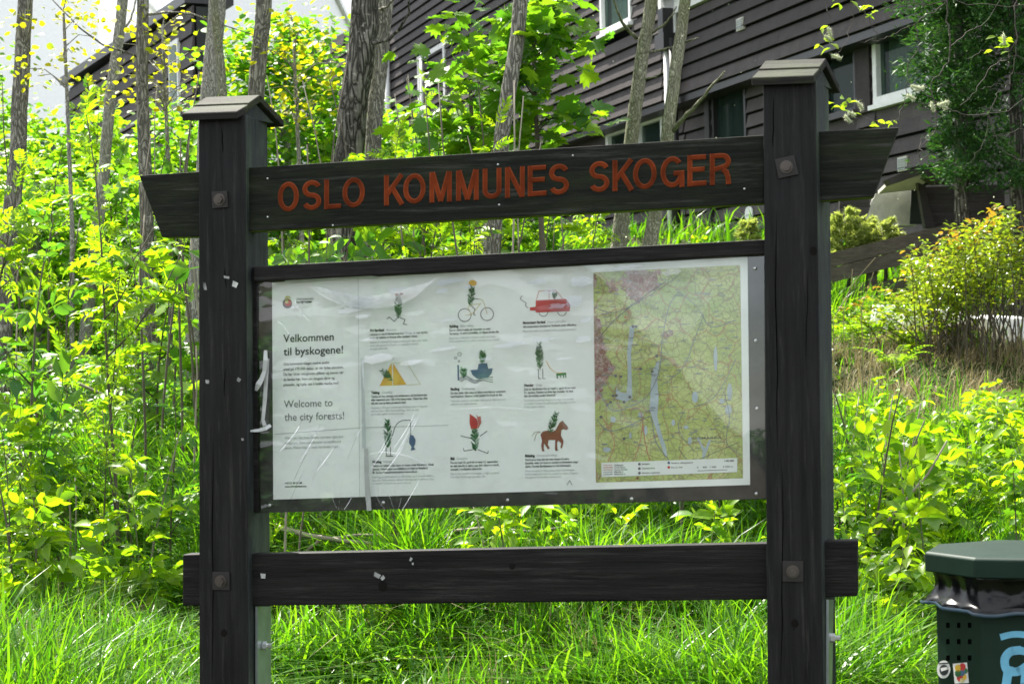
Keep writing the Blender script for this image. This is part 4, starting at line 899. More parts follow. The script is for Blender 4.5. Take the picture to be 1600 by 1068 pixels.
def palmate(seed=0):
    r_ = random.Random(seed)
    o = [(0, .02), (.16, -.10), (.30, -.02), (.50, .02), (.40, .14), (.66, .30), (.46, .34), (.52, .50), (.30, .46), (.22, .56), (.26, .76), (.10, .74), (0, 1.0)]
    pts = o+[(-x, y) for x, y in o[-2:0:-1]]; n = len(pts); c = (0, .30)
    V = [(x, y, -.22*(x*x)*1.2-.18*max(0, y-.3)**2+(.035 if i % 2 else -.02)) for i, (x, y) in enumerate(pts)]+[(c[0], c[1], -.02)]
    T = [(i, (i+1) % n, n) for i in range(n)]
    k = len(V); V += [(-.012, 0, 0), (.012, 0, 0), (.0, -.55, .12)]; T.append((k, k+1, k+2)); return np.array(V), np.array(T)
def roundleaf():
    V = np.array([(0, 0, 0), (-.42, .28, .05), (-.40, .66, .04), (0, 1, -.1), (.40, .66, .04), (.42, .28, .05), (0, .5, -.05)]); T = np.array([(0, 6, 1), (1, 6, 2), (2, 6, 3), (3, 6, 4), (4, 6, 5), (5, 6, 0)]); return V, T
def orient(D, tilt, rg):
    """frames whose y is D, z roughly up, with random roll"""
    D = D/np.linalg.norm(D, axis=1, keepdims=True); U = np.tile(np.array([0, 0, 1.0]), (len(D), 1))+rg.normal(0, tilt, D.shape)
    X = np.cross(D, U); X /= np.linalg.norm(X, axis=1, keepdims=True)+1e-9; Z = np.cross(X, D); return np.stack([X, D, Z], -1)
def scatter(tmpl, P, Fr, S):
    """copies of templates at P with frames Fr and sizes S"""
    out = []; which = rng.integers(0, len(tmpl), len(P))
    for k, (V, T) in enumerate(tmpl):
        ix = np.nonzero(which == k)[0]
        if not len(ix): continue
        W_ = np.einsum('nij,vj->nvi', Fr[ix]*S[ix, None, None], V)+P[ix, None, :]
        TT = T[None]+(np.arange(len(ix))*len(V))[:, None, None]; out.append((W_.reshape(-1, 3), TT.reshape(-1, 3)))
    return join(out)
ROWAN = [compound(6, .20, .30, .30, 64, s) for s in range(3)]
ASH = [compound(3, .24, .42, .45, 58, s) for s in range(3)]
ELDER = [compound(2, .28, .50, .35, 55, s) for s in range(3)]
MAPLE = [palmate(s) for s in range(2)]
RND = [roundleaf()]
LFT = [leaflet(.26, .2, .2)]
def stemline(h, bend, n=8, r_=random):
    ax, ay = r_.uniform(-bend, bend), r_.uniform(-bend, bend); w1, w2 = r_.uniform(0, 6), r_.uniform(0, 6); P = []
    for i in range(n):
        t = i/(n-1); P.append(Vector((ax*t*t*h+.02*h*math.sin(w1+t*5)*t, ay*t*t*h+.02*h*math.sin(w2+t*4)*t, h*t)))
    return P
def lerp_line(P, t):
    f = t*(len(P)-1); i = min(int(f), len(P)-2); return P[i].lerp(P[i+1], f-i)
def make_sapling(h, nodes, leafsize, tmpl, r_, start=.3, branches=3, leafpair=2, elev=25, rad=.009, blen=.35):
    g = G(); P = stemline(h, .16, 8, r_); g.tube(P, [rad*(1-.75*i/7) for i in range(8)], 5, cap=False)
    pos, dr, sz = [], [], []
    def leaves(line, t0, n, k):
        for i in range(n):
            t = t0+(1-t0)*((i+.5)/n); p = lerp_line(line, t); a0 = r_.uniform(0, 6.28)
            for j in range(leafpair):
                a = a0+math.pi*2*j/leafpair+r_.uniform(-.4, .4); e = R(elev+35*(t > .85)+r_.uniform(-45, 25))
                pos.append(tuple(p)); dr.append((math.cos(a)*math.cos(e), math.sin(a)*math.cos(e), math.sin(e))); sz.append(leafsize*r_.uniform(.45, 1.2)*k*(1-.35*(t > .9)))
    leaves(P, start, nodes, 1)
    for b_ in range(branches):
        t = r_.uniform(start*.8, .8); p = lerp_line(P, t); a = r_.uniform(0, 6.28); L_ = h*blen*r_.uniform(.6, 1.1)*(1.15-t)
        line = [p+Vector((math.cos(a)*L_*s*.8, math.sin(a)*L_*s*.8, L_*s*(.5+.5*s))) for s in (0, .33, .66, 1)]
        g.tube(line, [rad*.5, rad*.4, rad*.3, rad*.15], 4, cap=False); leaves(line, .2, max(3, int(nodes*.35)), .9)
    Fr = orient(np.array(dr), .5, rng); V, T = scatter(tmpl, np.array(pos), Fr, np.array(sz))
    return mesh('stem', g.V, g.F, M['gstem'] if h < 1 else M['twig'], True), (V, T)
def spec(kind, h, nodes, ls, tm, mat, r_, **k):
    st, (V, T) = make_sapling(h, nodes, ls, tm, r_, **k); return st, npmesh('foliage', V, T, M[mat]), h
rs = random.Random(21)
KINDS = {
 'rowan_sapling': [spec('r', h, n, ls, ROWAN, 'rowan', rs, branches=b) for h, n, ls, b in ((2.0, 12, .21, 5), (1.7, 11, .20, 4), (2.2, 13, .22, 6), (1.5, 9, .19, 3))],
 'ash_sapling': [spec('a', h, n, ls, ASH, 'rowan2', rs, branches=b) for h, n, ls, b in ((1.9, 11, .23, 4), (1.5, 9, .22, 3), (2.1, 12, .24, 5))],
 'elder_shoot': [spec('e', h, n, ls, ELDER, 'rowan', rs, branches=2, elev=18, rad=.006, start=.2) for h, n, ls in ((.8, 8, .20), (.6, 6, .19), (1.0, 9, .21))],
 'maple_sapling': [spec('m', h, n, ls, MAPLE, 'maple', rs, branches=b, elev=8) for h, n, ls, b in ((1.8, 11, .13, 6), (1.4, 9, .12, 4), (1.0, 7, .12, 3))],
}
LAB = {'rowan_sapling': ('feathery lime green rowan sapling growing on the grassy slope', 'sapling', 'rowan saplings on the slope'),
 'ash_sapling': ('thin ash sapling with broad leaflets growing on the grassy slope', 'sapling', 'ash saplings on the slope'),
 'elder_shoot': ('knee high leafy elder shoot standing in the grass', 'shoot', 'elder shoots in the grass'),
 'maple_sapling': ('young maple sapling with lobed leaves growing on the slope', 'sapling', 'maple saplings on the slope')}
def zone(px, hh, Y):
    z = ('left of the board' if px < 215 else 'beside the left post' if px < 420 else 'behind the poster side' if px < 640 else 'behind the middle' if px < 860 else 'behind the map side' if px < 1190 else 'right of the right post' if px < 1390 else 'at the far right edge')
    d = 'low on the slope' if Y < 9.6 else 'midway up the slope' if Y < 13 else 'high on the slope'
    return ('tall' if hh > 1.5 else 'medium' if hh > .95 else 'short')+' ', z+', '+d
DESC = {'rowan_sapling': 'feathery rowan sapling', 'ash_sapling': 'leafy ash sapling', 'elder_shoot': 'leafy elder shoot', 'maple_sapling': 'lobed maple sapling'}
def plant(kind, X, Y, hh, rz=None, label=None):
    v = rs.choice(KINDS[kind]); s = hh/v[2]; s = max(.55, min(1.25, s)) if kind != 'elder_shoot' else max(.6, min(1.5, s))
    if kind != 'elder_shoot' and hh/v[2] < .55: s = hh/v[2]*1.0
    lb = LAB[kind]
    if not label:
        a_, b_ = zone(CX+X/Y*F, hh, Y); lb = (a_+DESC[kind]+' '+b_, lb[1], a_+kind.replace('_', ' ')+'s '+b_)
    t = thing(kind, label or lb[0], lb[1], (X, Y, float(gz(X, Y))-.02), rs.uniform(0, 6.28) if rz is None else rz, None if label else lb[2])
    t.scale = (s, s, s); link(bpy.data.objects.new('stem', v[0]), t); link(bpy.data.objects.new('foliage', v[1]), t); return t
def topy(px): return float(np.interp(px, [-80, 0, 60, 130, 200, 300, 400, 470, 560, 650, 740, 850, 890, 905, 935, 960, 1300, 1310, 1420, 1640], [60, 60, 80, 100, 150, 120, 160, 120, 100, 50, 120, 150, 190, 235, 360, 385, 385, 640, 640, 660]))
placed = 0; r5 = random.Random(3)
GRIDP = []
tries = 0
while placed < 120 and tries < 6000:
    tries += 1; Y = 7.9+13*r5.random()**1.3; px = r5.uniform(-110, 1680)
    X = at(px, 572, Y).x; g0 = float(gz(X, Y)); yt = topy(px)
    full = at(px, yt, Y).z-g0
    if 905 < px < 1310 and Y > 12: full = min(full, .7)
    if full < .25 or (px > 1285 and Y > 11.7): continue
    if Y < 10.6 and px < 1250 and r5.random() < .62: continue
    hmax = min(full, 2.5); hh = hmax*r5.uniform(.55, 1.0) if Y > 9.3 else min(hmax, 1.0)*r5.uniform(.5, 1)
    if any((X-a)**2+(Y-b)**2 < (.16 if hh > 1 else .05) for a, b in GRIDP): continue
    GRIDP.append((X, Y))
    kind = 'elder_shoot' if hh < .75 else r5.choices(['rowan_sapling', 'ash_sapling', 'maple_sapling'], [6, 4, 2.4 if px < 900 else .8])[0]
    plant(kind, X, Y, hh); placed += 1
for k in range(26):
    px = r5.uniform(1315, 1680); Y = r5.uniform(8.6, 11.6); X = at(px, 572, Y).x
    if any((X-a)**2+(Y-b)**2 < .05 for a, b in GRIDP): continue
    GRIDP.append((X, Y)); full = at(px, r5.uniform(650, 800), Y).z-float(gz(X, Y)); 
    if full > .3: plant('elder_shoot', X, Y, min(1.1, full))
for (px, Y, yt, kd) in ((60, 8.9, 640, 'elder_shoot'), (150, 9.1, 560, 'rowan_sapling'), (262, 9.0, 600, 'ash_sapling'), (215, 8.6, 700, 'elder_shoot'), (500, 9.4, 800, 'elder_shoot'), (455, 8.9, 812, 'elder_shoot'), (640, 9.2, 815, 'elder_shoot'), (720, 9.6, 700, 'rowan_sapling'), (840, 9.2, 790, 'elder_shoot'), (930, 9.0, 800, 'elder_shoot'), (1010, 8.4, 930, 'elder_shoot'), (1140, 8.3, 900, 'elder_shoot'), (560, 8.0, 960, 'elder_shoot'), (880, 8.1, 945, 'elder_shoot'), (1340, 8.2, 900, 'elder_shoot'), (1395, 8.8, 780, 'elder_shoot')):
    X = at(px, 572, Y).x; hh = at(px, yt, Y).z-float(gz(X, Y))
    if hh > .15: plant(kd, X, Y, hh)
# ------------------------------------------------------------ trees
def make_tree(name, label, path, radii, matb, crown=None, branches=(), group=None, cat='tree'):
    """path: [(px, py, Y)...] of the visible trunk from top to bottom; it goes on to the ground and up to its crown"""
    P = [at(px, py, Y) for px, py, Y in path]; top, bot = P[0], P[-1]; g0 = float(gz(bot.x, bot.y))
    d = (P[-1]-P[0]); d = d/abs(d.z); base = P[-1]+d*(max(0, P[-1].z-g0)+.1) if P[-1].z > g0 else P[-1]
    root = thing(name, label, cat, (base.x, base.y, base.z), 0, group); lp = [p-base for p in P]
    pts = [Vector((0, 0, 0))]+lp[::-1] if base != P[-1] else lp[::-1]
    rad = [radii[1]*1.12]+list(np.linspace(radii[1], radii[0], len(lp)))
    if len(pts) < len(rad): rad = rad[1:]
    hgt = crown[0] if crown else 2.5; n = 8; e = pts[-1]; dr = (pts[-1]-pts[-2]).normalized()
    for i in range(1, n+1):
        t = i/n; pts.append(e+dr*hgt*t+Vector((.12*math.sin(i*1.1+base.x), .1*math.cos(i*1.3), 0))*t); rad.append(radii[0]*(1-.85*t))
    # fine resample with irregular radius
    Q, RR = [], []; rr_ = random.Random(int(abs(base.x)*1000))
    for i in range(len(pts)-1):
        m_ = max(2, int((pts[i+1]-pts[i]).length/.16))
        for k in range(m_):
            t = k/m_; Q.append(pts[i].lerp(pts[i+1], t)+Vector((rr_.uniform(-1, 1), rr_.uniform(-1, 1), 0))*.02*rad[i]/.05*.2); RR.append((rad[i]*(1-t)+rad[i+1]*t)*rr_.uniform(.98, 1.025))
    Q.append(pts[-1]); RR.append(rad[-1]); g = G(); g.tube(Q, RR, 14); tk = g.obj('trunk', M[matb], root, smooth=True)
    for br in branches:
        pp, rb = br; g = G(); LP = [at(*q)-base for q in pp]; mm = []
        for i in range(len(LP)-1):
            for k in range(4): mm.append(LP[i].lerp(LP[i+1], k/4)+Vector((rr_.uniform(-1, 1), rr_.uniform(-1, 1), rr_.uniform(-1, 1)))*rb*.35)
        mm.append(LP[-1]); g.tube(mm, [rb*(1-.6*i/(len(mm)-1)) for i in range(len(mm))], 7); g.obj('branch', M[matb], root, smooth=True)
    if crown:
        h_, nl, mat, tm, ls, spread = crown; pos, dr_ = [], []; g = G()
        for b_ in range(9):
            t = rr_.uniform(.25, 1); p0 = e+dr*hgt*t; a = rr_.uniform(0, 6.28); L_ = spread*rr_.uniform(.5, 1)*(1.15-.5*t)
            line = [p0+Vector((math.cos(a)*L_*s, math.sin(a)*L_*s, L_*.55*s)) for s in (0, .35, .7, 1)]; g.tube(line, [radii[0]*.35, radii[0]*.25, radii[0]*.16, .004], 5, cap=False)
            for k in range(nl//16):
                s = rr_.uniform(.25, 1.05); p = line[0].lerp(line[-1], s)+Vector([rr_.gauss(0, 1) for _ in range(3)])*.16*spread; pos.append(tuple(p)); aa = rr_.uniform(0, 6.28); dr_.append((math.cos(aa), math.sin(aa), rr_.uniform(-.6, .3)))
        g.obj('limbs', M[matb], root, smooth=True)
        pos = np.array(pos); V, T = scatter(tm, pos, orient(np.array(dr_), .5, rng), rng.uniform(.7, 1.2, len(pos))*ls)
        link(bpy.data.objects.new('crown', npmesh('crown', V, T, M[mat])), root)
    return root
CR = lambda h_, n, mat='aspen', tm=RND, ls=.07, sp=1.0: (h_, n, mat, tm, ls, sp)
make_tree('ash_tree', 'grey furrowed trunk at the far left edge with deep vertical bark cracks', [(41, -20, 13), (36, 60, 13), (32, 130, 13), (27, 250, 13), (18, 330, 13), (10, 450, 13)], (.050, .062), 'bark_a', CR(3.5, 500))
make_tree('ash_tree', 'slender pale trunk leaning right, between the white wall and dark gable', [(194, -20, 15), (188, 40, 15), (178, 110, 15), (172, 160, 15), (163, 260, 15)], (.042, .046), 'bark_b', CR(3, 350), [([(184, 60, 15), (205, 30, 15.1), (212, 0, 15.2), (214, -20, 15.2)], .012)])
make_tree('ash_tree', 'straight grey trunk in front of the dark gable, left of the capped left post', [(223, -20, 13.5), (222, 60, 13.5), (222, 150, 13.5), (226, 240, 13.5), (228, 300, 13.5)], (.042, .048), 'bark_a', CR(3, 350), [([(228, 24, 13.5), (262, 18, 13.3), (300, 22, 13.1), (330, 34, 13), (395, 54, 12.9)], .009), ([(220, 90, 13.5), (160, 70, 13.4), (120, 40, 13.3), (82, 0, 13.2)], .009)])
make_tree('ash_tree', 'thick pale speckled trunk just above the left post cap', [(340, -20, 13), (336, 60, 13), (330, 120, 13), (326, 170, 13), (318, 300, 13)], (.058, .062), 'bark_b', CR(3.5, 450))
make_tree('ash_tree', 'thin brownish trunk crossing the pale one above the left post cap', [(333, -20, 12.6), (338, 40, 12.6), (345, 100, 12.6), (349, 160, 12.6), (352, 260, 12.6)], (.026, .030), 'bark_c', CR(2.5, 250))
make_tree('ash_tree', 'rough grey trunk right of the left post cap beside yellow leaves', [(413, -20, 13.6), (410, 40, 13.6), (405, 90, 13.6), (401, 140, 13.6), (395, 260, 13.6)], (.056, .060), 'bark_a', CR(3.5, 450))
make_tree('ash_tree', 'thickest trunk of the group with deep dark furrows behind the title plank', [(574, -20, 12.2), (569, 40, 12.2), (560, 110, 12.2), (550, 180, 12.2), (545, 250, 12.2), (540, 330, 12.2)], (.088, .094), 'bark_d', CR(4, 600), [([(582, 68, 12.1), (607, 62, 11.9), (624, 45, 11.8), (638, 22, 11.7), (640, -15, 11.6)], .013)])
make_tree('ash_tree', 'grey trunk standing just behind and right of the thickest furrowed trunk', [(604, -20, 14), (598, 50, 14), (592, 120, 14), (585, 200, 14), (580, 300, 14)], (.055, .060), 'bark_a', CR(3.5, 400), [([(592, 16, 14), (605, 10, 13.8), (620, -5, 13.6)], .012)])
make_tree('ash_tree', 'tilted grey brown trunk rising behind the word KOMMUNES', [(816, -20, 11.2), (809, 50, 11.2), (797, 130, 11.2), (785, 210, 11.2), (777, 290, 11.2), (767, 395, 11.2)], (.042, .049), 'bark_a', CR(3.5, 400))
make_tree('ash_tree', 'pale lichened trunk in front of the large white window, left one of the pair', [(1020, -20, 12), (1012, 40, 12), (1001, 100, 12), (992, 170, 12), (985, 230, 12), (976, 310, 12), (966, 385, 12)], (.038, .050), 'bark_c', CR(4, 350), [([(994, 60, 12), (975, 40, 11.8), (965, 20, 11.7), (955, -10, 11.6)], .013), ([(1017, 52, 12), (1036, 40, 11.9), (1050, 25, 11.8), (1057, 10, 11.8)], .010), ([(1014, 81, 12), (1035, 78, 12), (1052, 73, 12)], .009), ([(1006, 124, 12), (1025, 120, 11.9), (1035, 113, 11.8)], .007)])
make_tree('ash_tree', 'pale lichened trunk with a snapped side stub, right one of the pair', [(1073, -20, 11.8), (1064, 50, 11.8), (1055, 110, 11.8), (1048, 170, 11.8), (1041, 230, 11.8), (1028, 310, 11.8), (1014, 385, 11.8)], (.034, .045), 'bark_c', CR(4, 350), [([(1049, 207, 11.8), (1075, 178, 11.6), (1100, 150, 11.4), (1132, 112, 11.2)], .016), ([(1071, 66, 11.8), (1082, 62, 11.7), (1092, 59, 11.7)], .008)])
# leafy trees farther back fill the left
def bush_tree(name, label, px, Y, ytop, ybot, rpx, nleaf, mat, tm, ls, group=None, seed=0, cat='tree', clump=.22, nclump=60, trunkmat='bark_b', tr=.05):
    r_ = np.random.default_rng(seed+100); A = gp(px, Y); z1 = at(px, ytop, Y).z; z0 = at(px, ybot, Y).z; rad = rpx*Y/F
    root = thing(name, label, cat, A, 0, group); c = np.array([0, 0, (z0+z1)/2-A.z]); hz_ = (z1-z0)/2
    U = r_.normal(0, 1, (nclump, 3)); U /= np.linalg.norm(U, axis=1, keepdims=True); U *= r_.uniform(.25, 1, (nclump, 1))**.5
    C_ = c+U*np.array([rad, rad, hz_]); g = G(); g.tube([(0, 0, -.1), (.03, 0, c[2]*.5), (0, .02, c[2]), (0, 0, max(.2, z1-A.z)*.92)], [tr, tr*.85, tr*.6, .008], 9); g.obj('trunk', M[trunkmat], root, smooth=True)
    g = G()
    for k in range(0, nclump, 2):
        p = Vector(C_[k]); b0 = Vector((0, 0, max(.1, min(p.z-.4*Vector((p.x, p.y, 0)).length, z1-A.z)))); g.tube([b0, b0.lerp(p, .5)+Vector((0, 0, .05)), p], [tr*.28, tr*.16, .003], 4, cap=False)
    g.obj('branches', M[trunkmat], root)
    ix = r_.integers(0, nclump, nleaf); P = C_[ix]+r_.normal(0, clump, (nleaf, 3))*np.array([1, 1, .6]); a = r_.uniform(0, 6.28, nleaf)
    D = np.stack([np.cos(a), np.sin(a), r_.uniform(-.8, .3, nleaf)], 1); V, T = scatter(tm, P, orient(D, .45, r_), r_.uniform(.7, 1.2, nleaf)*ls)
    link(bpy.data.objects.new('crown', npmesh('crown', V, T, M[mat])), root); return root
bush_tree('leafy_tree', 'dense bright green small leaved tree behind the left post', 455, 17, 15, 430, 120, 5200, 'aspen', RND, .075, seed=1, nclump=110, clump=.17)
bush_tree('leafy_tree', 'bright green tree at the left edge in front of the white building', -10, 18, 70, 480, 130, 4200, 'aspen', RND, .08, seed=2, nclump=80, clump=.22)
bush_tree('leafy_tree', 'low bright green thicket tree below the dark gable', 160, 19, 190, 470, 130, 4200, 'aspen', RND, .08, seed=3, nclump=90, clump=.22)
bush_tree('leafy_tree', 'green small leaved tree behind the left end of the title plank', 300, 18, 170, 460, 110, 3600, 'aspen', RND, .08, seed=4, nclump=80, clump=.2)
bush_tree('leafy_tree', 'green thicket tree behind the thick furrowed trunk', 590, 17.5, 170, 460, 110, 3600, 'aspen', RND, .075, seed=5, nclump=80, clump=.2)
bush_tree('leafy_tree', 'low green tree behind the word KOMMUNES', 740, 16.5, 215, 450, 110, 3000, 'aspen', RND, .075, seed=6, nclump=70, clump=.2)
bush_tree('yellow_tree', 'small tree with golden yellow leaf clusters above the left post', 265, 13.8, -10, 200, 95, 260, 'yellowleaf', RND, .047, seed=7, nclump=44, clump=.10, tr=.02)
bush_tree('yellow_tree', 'golden yellow leaf clusters right of the rough trunk near the left post cap', 470, 13.9, 15, 190, 80, 330, 'yellowleaf', RND, .050, seed=8, nclump=44, clump=.10, tr=.02)
bush_tree('yellow_tree', 'wispy yellowish twigs at the top left beside the furrowed trunk', 110, 12.8, -40, 140, 90, 240, 'yellowleaf', RND, .042, seed=9, nclump=16, clump=.08, tr=.018)
bush_tree('maple_tree', 'maple with large lobed leaves hanging before the dark house wall', 845, 11.6, -40, 255, 72, 300, 'maple', MAPLE, .135, seed=10, nclump=34, clump=.11, tr=.022, trunkmat='twig')
bush_tree('maple_tree', 'leafy maple sapling crown left of the tilted trunk', 745, 12.2, 20, 300, 80, 260, 'maple', MAPLE, .125, seed=12, nclump=40, clump=.13, tr=.022, trunkmat='twig')
bush_tree('leafy_tree', 'green tree closing the gap at the left foot of the slope', 60, 15.5, 270, 520, 120, 2600, 'aspen', RND, .075, seed=13, nclump=70, clump=.2)
# named single saplings that stand out
for px, Y, yt, kind, lb in ((183, 9.6, 150, 'rowan_sapling', 'tall rowan sapling with drooping feathery leaves left of the left post'), (660, 11, 95, 'rowan_sapling', 'tall rowan sapling above the title plank with leaves against the window'), (500, 10.5, 110, 'ash_sapling', 'ash sapling over the word OSLO beside the thick trunk'), (35, 9.2, 330, 'ash_sapling', 'leafy ash sapling at the left edge with yellow leaf tips'), (1370, 9.5, 625, 'elder_shoot', 'branching elder shoot just right of the right post'), (1440, 8.3, 740, 'elder_shoot', 'broad leaved elder shoot rising behind the green bin'), (1560, 9.3, 700, 'elder_shoot', 'pale lime elder shoot above the bin at the right edge')):
    X = at(px, 572, Y).x; plant(kind, X, Y, at(px, yt, Y).z-float(gz(X, Y)), label=lb)
# dark conifer at the right
def conifer(px, Y, label, rx, ztop, zbot, n, seed, mat='yew', name='yew_tree', ls=.06, lean=0, pw=.5):
    r_ = np.random.default_rng(seed); A = gp(px, Y); root = thing(name, label, 'tree' if name == 'yew_tree' else 'shrub', A)
    zt, zb = ztop-A.z, zbot-A.z; nb = max(60, n//90); g = G(); g.tube([(0, 0, -.1), (.04, 0, zt*.5), (0, 0, zt)], [.07, .05, .01] if name == 'yew_tree' else [.02, .015, .004], 8); g.obj('trunk', M['bark_d'], root, smooth=True)
    P, D = [], []
    for i in range(nb):
        z = zb+(zt-zb)*r_.uniform(0, 1)**.8; a = r_.uniform(0, 6.28); f = math.sin(math.pi*min(1, max(.02, (z-zb)/(zt-zb)*.8+.16)))**pw; L_ = rx*f*r_.uniform(.6, 1.08); e = r_.uniform(-.2, .5)
        d = np.array([math.cos(a), math.sin(a), e]); k = 90; s = r_.uniform(.3, 1, k)**.7; p = np.array([0, 0, z])+d*L_*s[:, None]+r_.normal(0, .045, (k, 3))*np.array([1, 1, 1.0])*(rx/.9); P.append(p)
        dd = d+r_.normal(0, .6, (k, 3)); D.append(dd)
    P = np.concatenate(P); D = np.concatenate(D); tm = [(np.array([(0, 0, 0), (-.16, .3, .02), (0, 1, 0), (.16, .3, .02), (-.34, .75, 0), (.34, .7, 0)]), np.array([(0, 1, 2), (0, 2, 3), (0, 4, 1), (0, 3, 5)]))]
    V, T = scatter(tm, P, orient(D, .6, r_), r_.uniform(.7, 1.3, len(P))*ls); link(bpy.data.objects.new('crown', npmesh('crown', V, T, M[mat])), root); return root
conifer(1592, 15.2, 'dark green yew tree with feathery sprays in front of the house at the right edge', .86, 5.8, 2.72, 44000, 5, ls=.06)
conifer(1505, 15.4, 'lighter yew bough reaching left across the white framed window', .40, 5.6, 3.1, 7000, 6, ls=.055)
for px, yt, w_, Y in ((1325, 333, .16, 16.3), (1355, 345, .17, 16.5), (1382, 350, .15, 16.2), (1300, 352, .14, 16.6), (1175, 350, .10, 17.5)):
    A = gp(px, Y); conifer(px, Y, {1325: 'spiky topped golden conifer shrub right of the right post', 1355: 'middle rounded golden conifer shrub beside the spiky one', 1382: 'right hand golden conifer shrub under the pale door panel', 1300: 'golden conifer shrub half hidden by the right post', 1175: 'small yellow shrub below the white shield sign'}[px], w_*1.15, at(px, yt, Y).z, at(px, 420, Y).z, 3200, 40+px, 'conifergold', 'golden_shrub', .045, pw=.35)
# barberry bush at the right
def barberry():
    A = gp(1500, 13.9); root = thing('barberry_bush', 'large loose bush with small glossy leaves and orange tips at the right edge', 'bush', A); g = G(); P, D, Q, E = [], [], [], []
    r_ = random.Random(8)
    for i in range(105):
        px = r_.gauss(1535, 60); tipx = px+r_.uniform(-125, 80); yt = float(np.interp(tipx, [1340, 1385, 1420, 1480, 1560, 1650], [470, 425, 392, 352, 322, 315]))+abs(r_.gauss(0, 60)); Y = 13.9+r_.uniform(-.55, .7)
        a = Vector(gp(1500+(px-1515)*.9, 13.9+(Y-13.9)*.5))-A; b_ = at(tipx, yt, Y)-A; mid = a.lerp(b_, .55)+Vector((0, 0, .16)); line = []
        for k in range(7): t = k/6; line.append(a.lerp(mid, t).lerp(mid.lerp(b_, t), t))
        g.tube(line, [.006*(1-.8*k/6) for k in range(7)], 4, cap=False)
        for k in range(62):
            t = r_.uniform(.34, 1.0); p = lerp_line(line, t)+Vector([r_.gauss(0, .035) for _ in range(3)]); aa = r_.uniform(0, 6.28); dd = (math.cos(aa), math.sin(aa), r_.uniform(-.2, .9))
            if t > .93 and i % 3 == 0: Q.append(tuple(p)); E.append(dd)
            else: P.append(tuple(p)); D.append(dd)
    g.obj('stems', M['twig'], root); V, T = scatter(LFT, np.array(P), orient(np.array(D), .5, rng), rng.uniform(.6, 1.2, len(P))*.052); link(bpy.data.objects.new('foliage', npmesh('foliage', V, T, M['berry'])), root)
    V, T = scatter(LFT, np.array(Q), orient(np.array(E), .5, rng), rng.uniform(.8, 1.2, len(Q))*.052); link(bpy.data.objects.new('young_leaves', npmesh('young_leaves', V, T, M['orange'])), root)
barberry()
